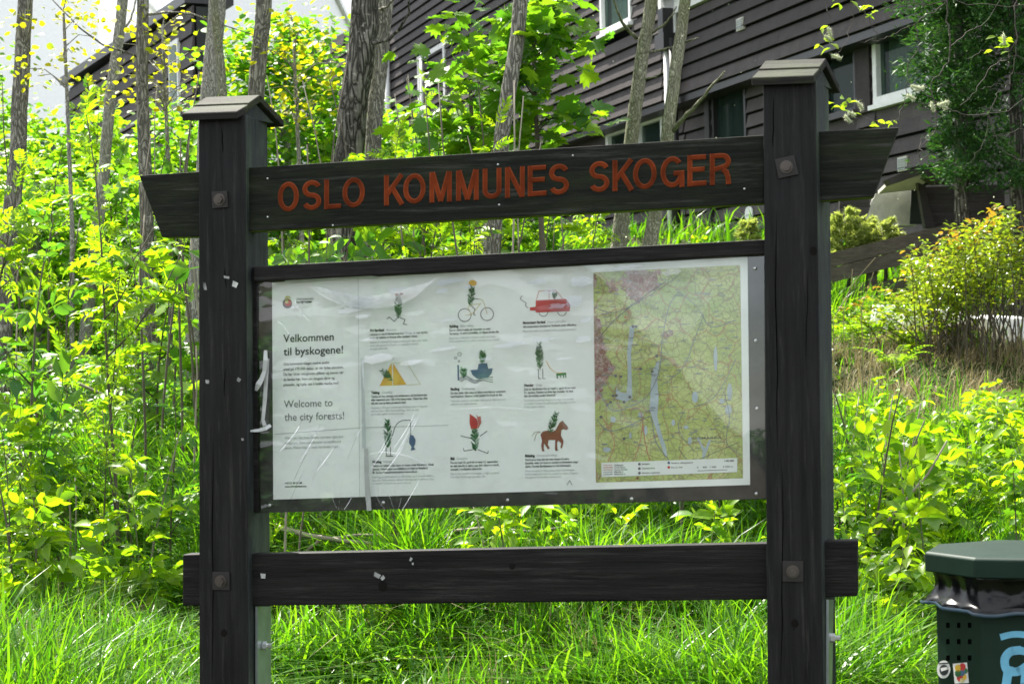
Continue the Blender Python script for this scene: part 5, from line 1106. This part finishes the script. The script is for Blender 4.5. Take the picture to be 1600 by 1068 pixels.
# willow at the right, out of frame, its twigs with catkins hanging into the picture
def willow():
    Yw = 6.6; A = gp(1830, Yw); root = thing('willow_tree', 'willow with thin bare hanging twigs and white fluffy catkins at the top right', 'tree', A)
    top = at(1700, -330, Yw)-A; g = G(); g.tube([(0, 0, -.1), (-.02, 0, 1.0), (-.05, .02, 2.0), tuple(top)], [.06, .05, .04, .028], 9); g.obj('trunk', M['bark_d'], root, smooth=True)
    def tw(px, r0, r1=.0012, Y0=Yw, dY=0, kink=.006):
        n = len(px); r_ = random.Random(int(px[0][0]*7+px[0][1])); pts = []; base = [at(x, y, Y0+dY*i/n)-A for i, (x, y) in enumerate(px)]
        for i in range(n-1):
            for k in range(4): pts.append(base[i].lerp(base[i+1], k/4)+Vector((r_.uniform(-1, 1), r_.uniform(-1, 1)*2, r_.uniform(-1, 1)))*kink)
        pts.append(base[-1]); g_ = G(); g_.tube(pts, [r0+(r1-r0)*i/(len(pts)-1) for i in range(len(pts))], 5, cap=False); g_.obj('twig', M['wtwig'], root, smooth=True)
    lb = [([(1700, -330), (1640, -120), (1600, -30)], .02, .012), ([(1700, -330), (1560, -160), (1484, -20)], .018, .008), ([(1700, -330), (1450, -170), (1330, -25)], .015, .006)]
    for p, a_, b_ in lb: tw(p, a_, b_, kink=.012)
    T_ = [([(1484, -20), (1481, 30), (1485, 75), (1478, 105), (1455, 130), (1460, 170), (1463, 205), (1440, 225), (1437, 245)], .006), ([(1484, 0), (1450, 25), (1430, 37), (1400, 50), (1380, 60), (1365, 64)], .005),
          ([(1430, 37), (1432, 60), (1436, 78), (1420, 100), (1418, 130), (1413, 165), (1400, 188), (1383, 195), (1358, 186), (1335, 172), (1318, 160)], .004), ([(1484, 0), (1440, 10), (1415, 5), (1405, -20)], .004),
          ([(1600, -30), (1582, 20), (1588, 60), (1575, 90), (1555, 100), (1535, 125), (1518, 150), (1500, 165)], .005), ([(1588, 60), (1585, 105), (1578, 130), (1560, 145), (1545, 180), (1535, 225), (1515, 255)], .004),
          ([(1436, 78), (1455, 88), (1461, 92), (1460, 120)], .003), ([(1418, 130), (1450, 148), (1475, 165), (1500, 178), (1540, 178), (1575, 172), (1610, 150)], .004), ([(1545, 180), (1552, 205), (1560, 230), (1590, 250), (1620, 260)], .004),
          ([(1330, -25), (1333, 20), (1330, 45), (1318, 70), (1310, 82)], .003), ([(1330, 0), (1355, 25), (1366, 45), (1370, 62), (1345, 66)], .003), ([(1440, 10), (1447, -10), (1500, 4), (1560, 8), (1620, 10)], .004),
          ([(1578, 130), (1555, 132), (1530, 139)], .003), ([(1463, 205), (1440, 215), (1432, 240), (1437, 250), (1460, 240)], .003), ([(1300, -20), (1290, 10), (1296, 28)], .002), ([(1610, 100), (1585, 85), (1560, 95), (1535, 80), (1510, 92)], .003), ([(1600, 200), (1570, 215), (1550, 212)], .003), ([(1485, 75), (1500, 60), (1520, 45), (1545, 30), (1570, -10)], .004)]
    for p, a_ in T_: tw(p, a_*.45, .0010)
    # catkins and small leaves
    P, D, S, cat_ = [], [], [], []
    r_ = random.Random(5)
    for (x, y) in ((1300, 2), (1310, 8), (1330, 5), (1345, 15), (1355, 10), (1362, 20), (1350, 25), (1283, 45), (1287, 60), (1280, 70), (1295, 75), (1300, 68), (1302, 158), (1310, 165), (1318, 170), (1325, 162), (1320, 155), (1330, 175), (1360, 195), (1382, 194), (1396, 192), (1558, 60), (1562, 72), (1570, 62), (1575, 78), (1578, 68), (1552, 76)):
        for k in range(2):
            p = at(x+r_.uniform(-3, 3), y+r_.uniform(-3, 3), Yw)-A; P.append(tuple(p)); a = r_.uniform(0, 6.28); D.append((math.cos(a), math.sin(a)*.5, r_.uniform(-.5, .6))); S.append(r_.uniform(.025, .042))
    V, T = scatter(LFT, np.array(P), orient(np.array(D), .7, rng), np.array(S)); link(bpy.data.objects.new('leaves', npmesh('leaves', V, T, M['willow'])), root)
    for (x, y, ax, ay) in ((1296, 50, 3, 7), (1294, 60, 6, 4), (1307, 89, 8, 3), (1325, 186, 5, 5), (1344, 165, 4, 6), (1331, 178, 6, 3), (1437, 139, 7, -3), (1424, 152, 6, 3), (1457, 166, 2, 6), (1472, 166, 8, 3), (1476, 161, 6, -2), (1569, 62, 1, 8), (1430, 136, 6, 2)):
        a = at(x-ax, y-ay, Yw-.01)-A; b_ = at(x+ax, y+ay, Yw-.01)-A; n = 150; t = rng.uniform(0, 1, n); ctr = np.array(a)[None]*(1-t[:, None])+np.array(b_)[None]*t[:, None]; d = rng.normal(0, 1, (n, 3)); d /= np.linalg.norm(d, axis=1, keepdims=True)
        tm = [(np.array([(-.05, 0, 0), (.05, 0, 0), (0, 1, 0)]), np.array([(0, 1, 2)]))]; V, T = scatter(tm, ctr, orient(d, .5, rng), rng.uniform(.010, .016, n)); gg = G(); gg.tube([a, b_], .0045, 6)
        k = len(V); me = npmesh('catkin', np.concatenate([V, np.array(gg.V)]), np.concatenate([T]+[np.array([[k+f[0], k+f[1], k+f[2]]]+([[k+f[0], k+f[2], k+f[3]]] if len(f) > 3 else [])) for f in gg.F]), M['fluff']); link(bpy.data.objects.new('catkin', me), root)
willow()
# ------------------------------------------------------------ ground cover
def blades(n, Yr, pxr, hr, wr, mat, name, clumps=0, seed=0, lean=.5, dens=None, n_seg=3):
    r_ = np.random.default_rng(seed); u = r_.random(n); Y = Yr[0]+(Yr[1]-Yr[0])*u; px = r_.uniform(pxr[0], pxr[1], n)
    if clumps:
        cy = r_.uniform(Yr[0], Yr[1], clumps); cp = r_.uniform(pxr[0], pxr[1], clumps); ix = r_.integers(0, clumps, n); Y = cy[ix]+r_.normal(0, .09, n); px = cp[ix]+r_.normal(0, .09, n)*F/Y
    X = (px-CX)/F*Y; keep = np.ones(n, bool)
    if dens: keep = dens(px, Y, r_)
    X, Y = X[keep], Y[keep]; n = len(X); Z = gz(X, Y)-.01; hh = r_.uniform(hr[0], hr[1], n)*(1+.35*np.sin(X*2.3+Y*1.7)+.2*np.sin(X*5.1-Y*4)); ww = r_.uniform(wr[0], wr[1], n)
    a = r_.uniform(0, 6.28, n); wind = .6+.8*np.sin(X*1.1+Y*.7); dx, dy = np.cos(a)+.3*wind, np.sin(a)-.25; ln = r_.gamma(2.0, lean/2, n)*hh; fx, fy = -np.sin(a), np.cos(a)
    rows = []; K = n_seg
    for k in range(K+1):
        t = k/K; cx = X+dx*ln*t*t; cy = Y+dy*ln*t*t; cz = Z+hh*(t-.28*t*t*np.clip(ln/hh, 0, 1.6)*1.0-.12*t**3); w_ = ww*(1-t**1.6)*.5
        if k < K: rows += [np.stack([cx-fx*w_, cy-fy*w_, cz], 1), np.stack([cx+fx*w_, cy+fy*w_, cz], 1)]
        else: rows += [np.stack([cx, cy, cz], 1)]
    V = np.stack(rows, 1).reshape(-1, 3); nv = 2*K+1; T = []
    for k in range(K-1): a_ = 2*k; T += [(a_, a_+1, a_+3), (a_, a_+3, a_+2)]
    T += [(2*K-2, 2*K-1, 2*K)]; TT = (np.array(T)[None]+(np.arange(n)*nv)[:, None, None]).reshape(-1, 3)
    return link(bpy.data.objects.new(name, npmesh(name, V, TT, M[mat])), kind='stuff', label=None)
nobank = lambda px, Y, r_: ~((px > 1280) & (Y > 12.2) & (Y < 15.2) & (r_.random(len(px)) < .88))
g1 = blades(42000, (6.4, 11.2), (-160, 1760), (.12, .32), (.008, .017), 'grass', 'grass', 1100, 1, .6, nobank); g1['label'] = 'lush green grass at the foot of the slope'
g6 = blades(20000, (6.6, 11.5), (-160, 1760), (.30, .58), (.008, .018), 'grass', 'grass', 150, 6, .85, nobank, 4); g6['label'] = 'taller arching tufts standing out of the lower grass'
g2 = blades(38000, (10.2, 17), (-140, 1740), (.12, .30), (.008, .016), 'grass', 'grass', 1300, 2, .5, nobank); g2['label'] = 'thinner grass higher up the slope between the saplings'
g3 = blades(21000, (6.5, 14.5), (-140, 1740), (.10, .34), (.003, .008), 'drygrass', 'dry_grass', 420, 3, .9); g3['label'] = 'straw coloured dry grass tufts on the slope'
g4 = blades(4500, (12.0, 15.2), (1285, 1620), (.06, .22), (.004, .008), 'drygrass', 'dry_grass', 110, 4, 1.2); g4['label'] = 'dry matted grass on the bank beside the cut log'
g5 = blades(9000, (17, 24), (-160, 1760), (.2, .4), (.02, .035), 'grass', 'grass', 0, 5, .5); g5['label'] = 'grass at the top of the slope below the house'
def cover(n, Yr, pxr, tm, ls, mat, seed, hmax, label, keepf=None):
    r_ = np.random.default_rng(seed); nc = n//9; cy = Yr[0]+(Yr[1]-Yr[0])*r_.random(nc); cp = r_.uniform(pxr[0], pxr[1], nc); keep = keepf(cp, cy, r_) if keepf else np.ones(nc, bool); cy, cp = cy[keep], cp[keep]; nc = len(cy)
    ix = r_.integers(0, nc, n); X = (cp[ix]-CX)/F*cy[ix]+r_.normal(0, .05, n); Y = cy[ix]+r_.normal(0, .05, n); hc = r_.uniform(.3, 1, nc)[ix]*hmax; Z = gz(X, Y)+hc*r_.uniform(.35, 1, n); a = r_.uniform(0, 6.28, n)
    D = np.stack([np.cos(a), np.sin(a), r_.uniform(-.3, .5, n)], 1); V, T = scatter(tm, np.stack([X, Y, Z], 1), orient(D, .3, r_), r_.uniform(.6, 1.2, n)*ls)
    return link(bpy.data.objects.new('ground_cover', npmesh('ground_cover', V, T, M[mat])), kind='stuff', label=label)
kb = lambda px, Y, r_: ~((px > 1285) & (Y > 11.6) & (Y < 15.6))
cover(2600, (9.8, 15.5), (-140, 1740), ELDER, .12, 'rowan', 11, .28, 'low lime green leafy herbs covering the slope', kb)
cover(9000, (7.0, 16), (-140, 1740), LFT, .05, 'rowan2', 12, .26, 'fine green herb leaves between the grass', kb)
cover(420, (8.4, 11.2), (1300, 1740), ELDER, .14, 'rowan', 13, .42, 'bright yellow green leafy herbs behind the bin')
cover(1100, (9.5, 14), (-120, 420), ASH, .15, 'rowan2', 14, .5, 'mid height leafy herbs on the left of the slope')
cover(700, (7.2, 9.6), (-120, 1700), ELDER, .10, 'rowan', 15, .16, 'scattered leafy weeds in the near grass')
# ferns
def fern(px, Y, h_, label, seed):
    A = gp(px, Y); root = thing('fern', label, 'fern', A); r_ = random.Random(seed)
    for k in range(9):
        a = k*2*math.pi/9+r_.uniform(-.2, .2); P, D, S = [], [], []; line = []
        for i in range(15):
            t = i/14; line.append(Vector((math.cos(a)*h_*(.75+.4*math.sin(seed+k*2.3))*t**1.4, math.sin(a)*h_*(.75+.4*math.sin(seed+k*2.3))*t**1.4, h_*(t*(.9+.2*math.sin(k*1.7))-.45*t**3))))
        side = Vector((-math.sin(a), math.cos(a), 0))
        for i in range(2, 15):
            for s in (-1, 1): P.append(tuple(line[i])); D.append(tuple(side*s+Vector((math.cos(a)*.4, math.sin(a)*.4, .3)))); S.append(h_*.20*math.sin(math.pi*(i+1)/16.5)+.012)
        V, T = scatter([leaflet(.14, .2, .1)], np.array(P), orient(np.array(D), .1, rng), np.array(S)); gg = G(); gg.tube(line, [.004*(1-.8*i/14) for i in range(15)], 3, cap=False)
        kk = len(V); T2 = np.array([t for f in gg.F for t in ([kk+f[0], kk+f[1], kk+f[2]], [kk+f[0], kk+f[2], kk+f[3]])]); link(bpy.data.objects.new('frond', npmesh('frond', np.concatenate([V, np.array(gg.V)]), np.concatenate([T, T2]), M['rowan'])), root)
fern(1352, 14.1, .52, 'upright yellow green fern right of the right post', 1); fern(1425, 14.0, .34, 'smaller fern beside the cut log', 2); fern(1400, 13.2, .3, 'low fern on the slope under the barberry bush', 3); fern(1318, 14.6, .4, 'pale fern touching the right post edge', 4)
# cut log, pale rock patch, dead branches
A = at(1500, 540, 14.4); A.z = float(gz(A.x, A.y))
lg_ = thing('tree_stump', 'short cut log end lying in the grass below the barberry bush', 'log', A)
g = G(); g.tube([(-.11, -.02, .04), (-.03, .0, .07), (.06, 0, .075), (.13, .01, .07)], [.055, .06, .062, .05], 12); g.obj('bark', M['bark_a'], lg_, smooth=True); g = G(); g.prism([(-.112, -.02+.05*math.cos(i*.52), .04+.05*math.sin(i*.52)) for i in range(12)], (-.004, 0, 0)); g.obj('cut_face', M['dead'], lg_)
for (px, Y, s, lb) in ((1400, 15.1, .36, 'pale blue grey stone slab half hidden under the barberry bush'), (1462, 14.9, .40, 'broad pale stone slab behind the cut log'), (1560, 14.8, .42, 'pale stone slab at the right edge behind bush stems')):
    A = gp(px, Y); r_ = random.Random(px); st = thing('stone', lb, 'stone', A); P = [(s*.75*math.cos(i*math.pi/5)*r_.uniform(.8, 1.1), s*.3*math.sin(i*math.pi/5)*r_.uniform(.8, 1.1), -.05) for i in range(10)]
    g = G(); n = 10; Pt = [(x*.8, y*.8, .15+r_.uniform(-.02, .03)) for x, y, z in P]; g.add(P+Pt+[(0, 0, .17)], [(i, (i+1) % n, n+(i+1) % n, n+i) for i in range(n)]+[(n+i, n+(i+1) % n, 2*n) for i in range(n)]); g.obj('slab', M['render'], st)
for pts, r0, lb in (([(430, 822), (480, 838), (540, 845), (600, 852), (640, 862)], .011, 'long dead branch lying behind the lower rail'), ([(470, 868), (500, 845), (560, 835), (620, 838)], .008, 'curved pale dead branch crossing the long one behind the lower rail'), ([(700, 830), (760, 826), (830, 830), (900, 822)], .007, 'thin dead branch behind the middle of the board'), ([(1370, 835), (1400, 800), (1450, 740), (1480, 690)], .007, 'thin bare branch leaning right of the right post'), ([(60, 560), (120, 600), (170, 620), (210, 600)], .01, 'fallen dead branch on the left slope')):
    Y0 = 8.75; r0 *= 1.3; g = G(); P = []
    for i, (x, y) in enumerate(pts): P.append(at(x, y-2*(i % 2), Y0-.03*i if lb[0] != 'f' else 12.2))
    o_ = P[0]; g.tube([p-o_ for p in P], [r0*(1-.6*i/(len(P)-1)) for i in range(len(P))], 6); d = g.obj('dead_branch', M['dead'], None, smooth=True); d.location = o_; d['label'] = lb; d['category'] = 'branch'
# slim bare stems of the thicket at the left
r7 = random.Random(17)
for i in range(46):
    px = r7.choice((r7.uniform(-20, 420), r7.uniform(430, 900))); Y = r7.uniform(9.3, 14); A = gp(px, Y); h_ = min(r7.uniform(1.2, 2.6), at(px, 120, Y).z-A.z)
    P = stemline(h_, .10, 8, r7); g = G(); g.tube(P, [.009*(1-.6*k/7) for k in range(8)], 5)
    d = g.obj('bare_stem', M['twig'] if i % 3 else M['dead'], None, smooth=True); d.location = A; zz = zone(px, h_, Y); d['label'] = zz[0]+'thin leafless stem '+zz[1]; d['category'] = 'stem'; d['group'] = zz[0]+'bare stems '+zz[1]
for i in range(30):
    px = r7.choice((r7.uniform(420, 1190), r7.uniform(0, 310), r7.uniform(1310, 1450))); Y = r7.uniform(8.2, 9.8); A = gp(px, Y); h_ = r7.uniform(.5, 1.1); P = stemline(h_, .22, 8, r7)
    g = G(); g.tube([p+Vector((0, 0, -.02)) for p in P], [.0075*(1-.6*k/7) for k in range(8)], 5); zz = zone(px, h_, Y); d = g.obj('bare_stem', M['twig'] if i % 2 else M['dead'], None, smooth=True); d.location = A; d['label'] = zz[0]+'thin leafless stem '+zz[1]; d['category'] = 'stem'; d['group'] = zz[0]+'bare stems '+zz[1]
# grass flower stalks near the right post
for i, pts in enumerate(([(1302, 500), (1335, 440), (1368, 402)], [(1318, 485), (1330, 445), (1332, 420)], [(1346, 480), (1360, 440), (1365, 425)], [(1045, 380), (1072, 355), (1080, 350)], [(1072, 382), (1085, 360), (1095, 352)])):
    Y = 10.5; P = [at(x, y, Y) for x, y in pts]; A = gp(pts[0][0], Y); P = [A]+P; g = G(); g.tube([p-A for p in P], [.003, .0025, .002, .0035], 5); d = g.obj('grass_stalk', M['drygrass'], None); d.location = A; d['label'] = 'dry grass stalk with a pale seed head standing above the slope'; d['category'] = 'stalk'; d['group'] = 'dry grass stalks'
# drifting seed fluff
r_ = random.Random(2); P = []
for k in range(70): P.append(tuple(at(r_.uniform(820, 1580), r_.uniform(0, 420), r_.uniform(7, 11))))
D = rng.normal(0, 1, (70, 3)); V, T = scatter([(np.array([(0, 0, 0), (-.5, .5, 0), (.5, .6, .2), (.1, 1, 0), (0, .5, .6)]), np.array([(0, 1, 3), (0, 3, 2), (0, 4, 3)]))], np.array(P), orient(D, .5, rng), rng.uniform(.004, .010, 70)); link(bpy.data.objects.new('drifting_seed_fluff', npmesh('fluff', V, T, M['fluff'])), kind='stuff', label='white willow seed fluff drifting in the air')
# ------------------------------------------------------------ litter bin
BZ = 5.0; bc = at(1605, 878, BZ+.28); zt = at(1530, 878, BZ).z; RB = .283; ph = R(180+17.7+29)
bn = thing('litter_bin', 'dark green octagonal litter bin with black bag, stickers and blue graffiti at the bottom right', 'litter bin', (bc.x, bc.y, 0))
def octo(r_, z, n=8): return [(r_*math.cos(ph+i*2*math.pi/n), r_*math.sin(ph+i*2*math.pi/n), z) for i in range(n)]
def loft(name, rings, mat, parent, capb=True, capt=True, bev=.004):
    n = len(rings[0]); V = [p for r_ in rings for p in r_]; Fq = [(k*n+i, k*n+(i+1) % n, (k+1)*n+(i+1) % n, (k+1)*n+i) for k in range(len(rings)-1) for i in range(n)]
    if capb: Fq.append(tuple(range(n))[::-1])
    if capt: Fq.append(tuple((len(rings)-1)*n+i for i in range(n)))
    o = obj(name, V, Fq, M[mat], parent)
    if bev: bevel(o, bev, 2)
    return o
lid = loft('lid', [octo(RB, zt-.050), octo(RB, zt-.001), octo(RB*.97, zt+.004), octo(RB*.55, zt+.009)], 'binpaint', bn)
body = loft('body', [octo(RB*.90, .03), octo(RB*.90, zt-.13)], 'binpaint', bn); loft('base', [octo(RB*.80, 0), octo(RB*.80, .029)], 'binpaint', bn)
# hanging bag with folds
n = 96; V = []; rows = 9; r_ = random.Random(3)
for k in range(rows):
    t = k/(rows-1)
    for i in range(n):
        a = ph+i*2*math.pi/n; q = (i % 12)/12*2*math.pi/8; f = math.cos(math.pi/8)/math.cos((i % 12)*2*math.pi/96-math.pi/8)
        fold = .006*math.sin(i*.55+t*2.2)*t+.004*math.sin(i*1.3-t*3+1)*(.3+t)+.0018*math.sin(i*3.1+t*6); R0 = RB*(.935-.05*math.sin(t*math.pi*.9)+.13*t**3)*f+fold
        V.append((R0*math.cos(a), R0*math.sin(a), zt-.048-.088*t-(.005*math.sin(i*.26+1)+.003*math.sin(i*.71))*t))
bag = obj('bag', V, [(k*n+i, (k+1)*n+i, (k+1)*n+(i+1) % n, k*n+(i+1) % n) for k in range(rows-1) for i in range(n)], M['bag'], bn, smooth=True); s_ = bag.modifiers.new('solid', 'SOLIDIFY'); s_.thickness = .0012
hem = [V[(rows-1)*n+i] for i in range(n)]; hr = []
for k_, (s_r, dz) in enumerate(((1.004, .002), (1.014, -.003), (1.008, -.007))): hr += [(x*s_r, y*s_r, z+dz) for x, y, z in hem]
obj('bag_hem', hr, [(k*n+i, (k+1)*n+i, (k+1)*n+(i+1) % n, k*n+(i+1) % n) for k in range(2) for i in range(n)], M['hem'], bag, smooth=True)
def facept(px, py, out=.0008):
    """point on the bin body seen at this pixel"""
    d = ray(px, py); best = None; o_ = octo(RB*.90, 0)
    for i in range(8):
        A_, B_ = Vector(o_[i]), Vector(o_[(i+1) % 8]); nn = Vector((B_.y-A_.y, A_.x-B_.x, 0)).normalized(); C_ = Vector(bn.location)+A_+nn*out
        if nn.dot(d) >= 0: continue
        k = (C_-EYE).dot(nn)/d.dot(nn); p = EYE+d*k-Vector(bn.location); t = (p-A_).dot(B_-A_)/(B_-A_).length_squared
        if -.03 <= t <= 1.03: best = p if best is None or k < best[0] else best
        if best is not None: return best, nn
    return Vector((0, 0, 0)), Vector((0, -1, 0))
def decal(pxs, name, mat, out, parent=body):
    P = [facept(x, y, out)[0] for x, y in pxs]; nn = facept(sum(x for x, y in pxs)/len(pxs), sum(y for x, y in pxs)/len(pxs))[1]; g = G(); g.prism(P, nn*.0006); return g.obj(name, M[mat], parent)
for iy, y in enumerate((976, 1001.5, 1027)):
    for ix, x in enumerate((1481, 1498, 1515)): decal([(x-2.5, y-4), (x+2.5, y-4), (x+2.5, y+4), (x-2.5, y+4)], 'hole', 'crack', .0006)
decal(circ(1474.5, 1045, 10.5, 24, 14), 'round_sticker', 'sticker', .001); decal(circ(1475, 1046, 7, 18, 8.5), 'sticker_print', 'ink', .0018); decal([(1470, 1043), (1480, 1041), (1481, 1045), (1471, 1048)], 'sticker_print', 'sticker', .0026); decal([(1467, 1035), (1482, 1034), (1482, 1036), (1467, 1037)], 'sticker_print', 'ink', .0018)
decal([(1489, 1036), (1511, 1034), (1514, 1066), (1492, 1067)], 'square_sticker', 'sticker', .001)
for (x, y, r0, m_) in ((1497, 1043, 5, 'yellow'), (1504, 1041, 5, 'red'), (1508, 1047, 4, 'needle'), (1497, 1051, 5, 'needle'), (1503, 1049, 5.5, 'blue'), (1500, 1058, 5, 'red'), (1506, 1057, 4.5, 'yellow'), (1503, 1062, 3, 'lyellow')): decal(circ(x, y, r0, 9, r0*1.2), 'sticker_print', m_, .0018+.0001*(x % 7))
def spray(pts, w_):
    for q in seg(curve(pts, 10), w_): decal(q, 'graffiti', 'graffiti', .001+.00003*(int(q[0][0]) % 9))
spray([(1566, 994), (1578, 991), (1592, 990), (1610, 992)], 10); spray([(1592, 1015), (1578, 1018), (1570, 1030), (1574, 1046), (1590, 1048), (1604, 1040)], 13); spray([(1592, 1015), (1608, 1018)], 12); spray([(1576, 1044), (1572, 1070), (1568, 1100)], 14); spray([(1604, 1040), (1600, 1070), (1600, 1110)], 12)
# ------------------------------------------------------------ unseen house and trees added behind the camera for the plastic sheet to mirror
def mirror(px, py, s, tilt=R(2.0)):
    d = ray(px, py).normalized(); n = (-sy_*math.cos(tilt)+Vector((0, 0, math.sin(tilt)))).normalized(); p = S0+Matrix.Rotation(-TH, 3, 'Z')@L(px, py, PD); rd = d-n*2*d.dot(n); return p+rd*s, rd
for i, (mpx, s_m, h_, rd) in enumerate(((520, 18, 4.2, 1.6), (690, 22, 4.6, 1.8), (830, 25, 4.6, 1.9), (400, 20, 4.0, 1.7), (180, 22, 5.0, 2.0), (-60, 24, 5.2, 2.2), (1188, 40, 6.5, 1.0))):
    q_, _ = mirror(mpx, 600, s_m); x, y = q_.x, q_.y
    r_ = np.random.default_rng(50+i); A = Vector((x, y, float(gz(x, y)))); root = thing('leafy_tree', ['round unseen leafy tree behind the viewer, nearest of its row', 'second unseen leafy tree of the row behind the viewer', 'unseen leafy tree behind the viewer beside the nearest one', 'far left unseen leafy tree behind the viewer', 'farthest unseen leafy tree behind the viewer', 'unseen leafy tree behind the viewer, one from the left end', 'unseen leafy tree behind the viewer at the left end'][i], 'tree', A)
    g = G(); g.tube([(0, 0, -.1), (.05, 0, h_*.4), (0, 0, h_*.85)], [.14, .10, .03], 9); g.obj('trunk', M['bark_a'], root, smooth=True)
    nc = 70; U = r_.normal(0, 1, (nc, 3)); U /= np.linalg.norm(U, axis=1, keepdims=True); U *= r_.uniform(.3, 1, (nc, 1))**.5; C_ = np.array([0, 0, h_*.62])+U*np.array([rd, rd, h_*.36]); ix = r_.integers(0, nc, 3800); P = C_[ix]+r_.normal(0, .28, (3800, 3)); a = r_.uniform(0, 6.28, 3800)
    V, T = scatter(RND, P, orient(np.stack([np.cos(a), np.sin(a), r_.uniform(-.8, .3, 3800)], 1), .5, r_), r_.uniform(.7, 1.2, 3800)*.2); link(bpy.data.objects.new('crown', npmesh('crown', V, T, M['yew'])), root)  # dark leaf colour stands in for shade on the mirrored crowns

A, ra = mirror(985, 520, 24); B, rb = mirror(1172, 728, 24)
hd = Vector((B.x-A.x, B.y-A.y, 0)); hl = hd.length; hd /= hl; back = Vector((ra.x, ra.y, 0)).normalized()
slope_ = (A.z-B.z)/hl; gr_ = float(gz(B.x, B.y))-1.0; hb = thing('house', 'unseen dark gabled house added behind the viewer to darken the plastic sheet reflection', 'house', (A.x, A.y, gr_))
w_ = 3.2; top = Vector((0, 0, A.z-gr_))-hd*w_+Vector((0, 0, slope_*w_)); e1 = hd*(hl+.3)+Vector((0, 0, A.z-gr_-slope_*(hl+.3))); e0 = top*2-e1; e0.z = e1.z
g = G(); g.prism([Vector((e1.x, e1.y, 0)), e1, top, e0, Vector((e0.x, e0.y, 0))], back*7); g.obj('wall', M['fence'], hb)
g = G(); up_ = Vector((0, 0, .12)); g.prism([e1+up_*.05, top+up_*.05, top+up_, e1+up_], back*7.2-back*.1); g.prism([top+up_*.05, e0+up_*.05, e0+up_, top+up_], back*7.2-back*.1); g.obj('roof', M['blacktrim'], hb)

# labels that would be shared are told apart by their place from left to right
same = {}
for o in list(COL.objects):
    if o.parent is None and o.get('label') and not o.get('kind'): same.setdefault(o['label'], []).append(o)
ORD = ['leftmost', 'second from left', 'third from left', 'fourth from left', 'fifth from left', 'sixth from left', 'seventh from left', 'eighth from left', 'ninth from left', 'tenth from left', 'eleventh from left', 'twelfth from left', 'thirteenth from left', 'fourteenth from left']
for lb_, os_ in same.items():
    if 1 < len(os_) <= 14:
        os_.sort(key=lambda o: o.location.x/o.location.y)
        for i, o in enumerate(os_):
            o['label'] = lb_+', '+(ORD[i] if i < len(os_)-1 or len(os_) > 6 else 'rightmost')
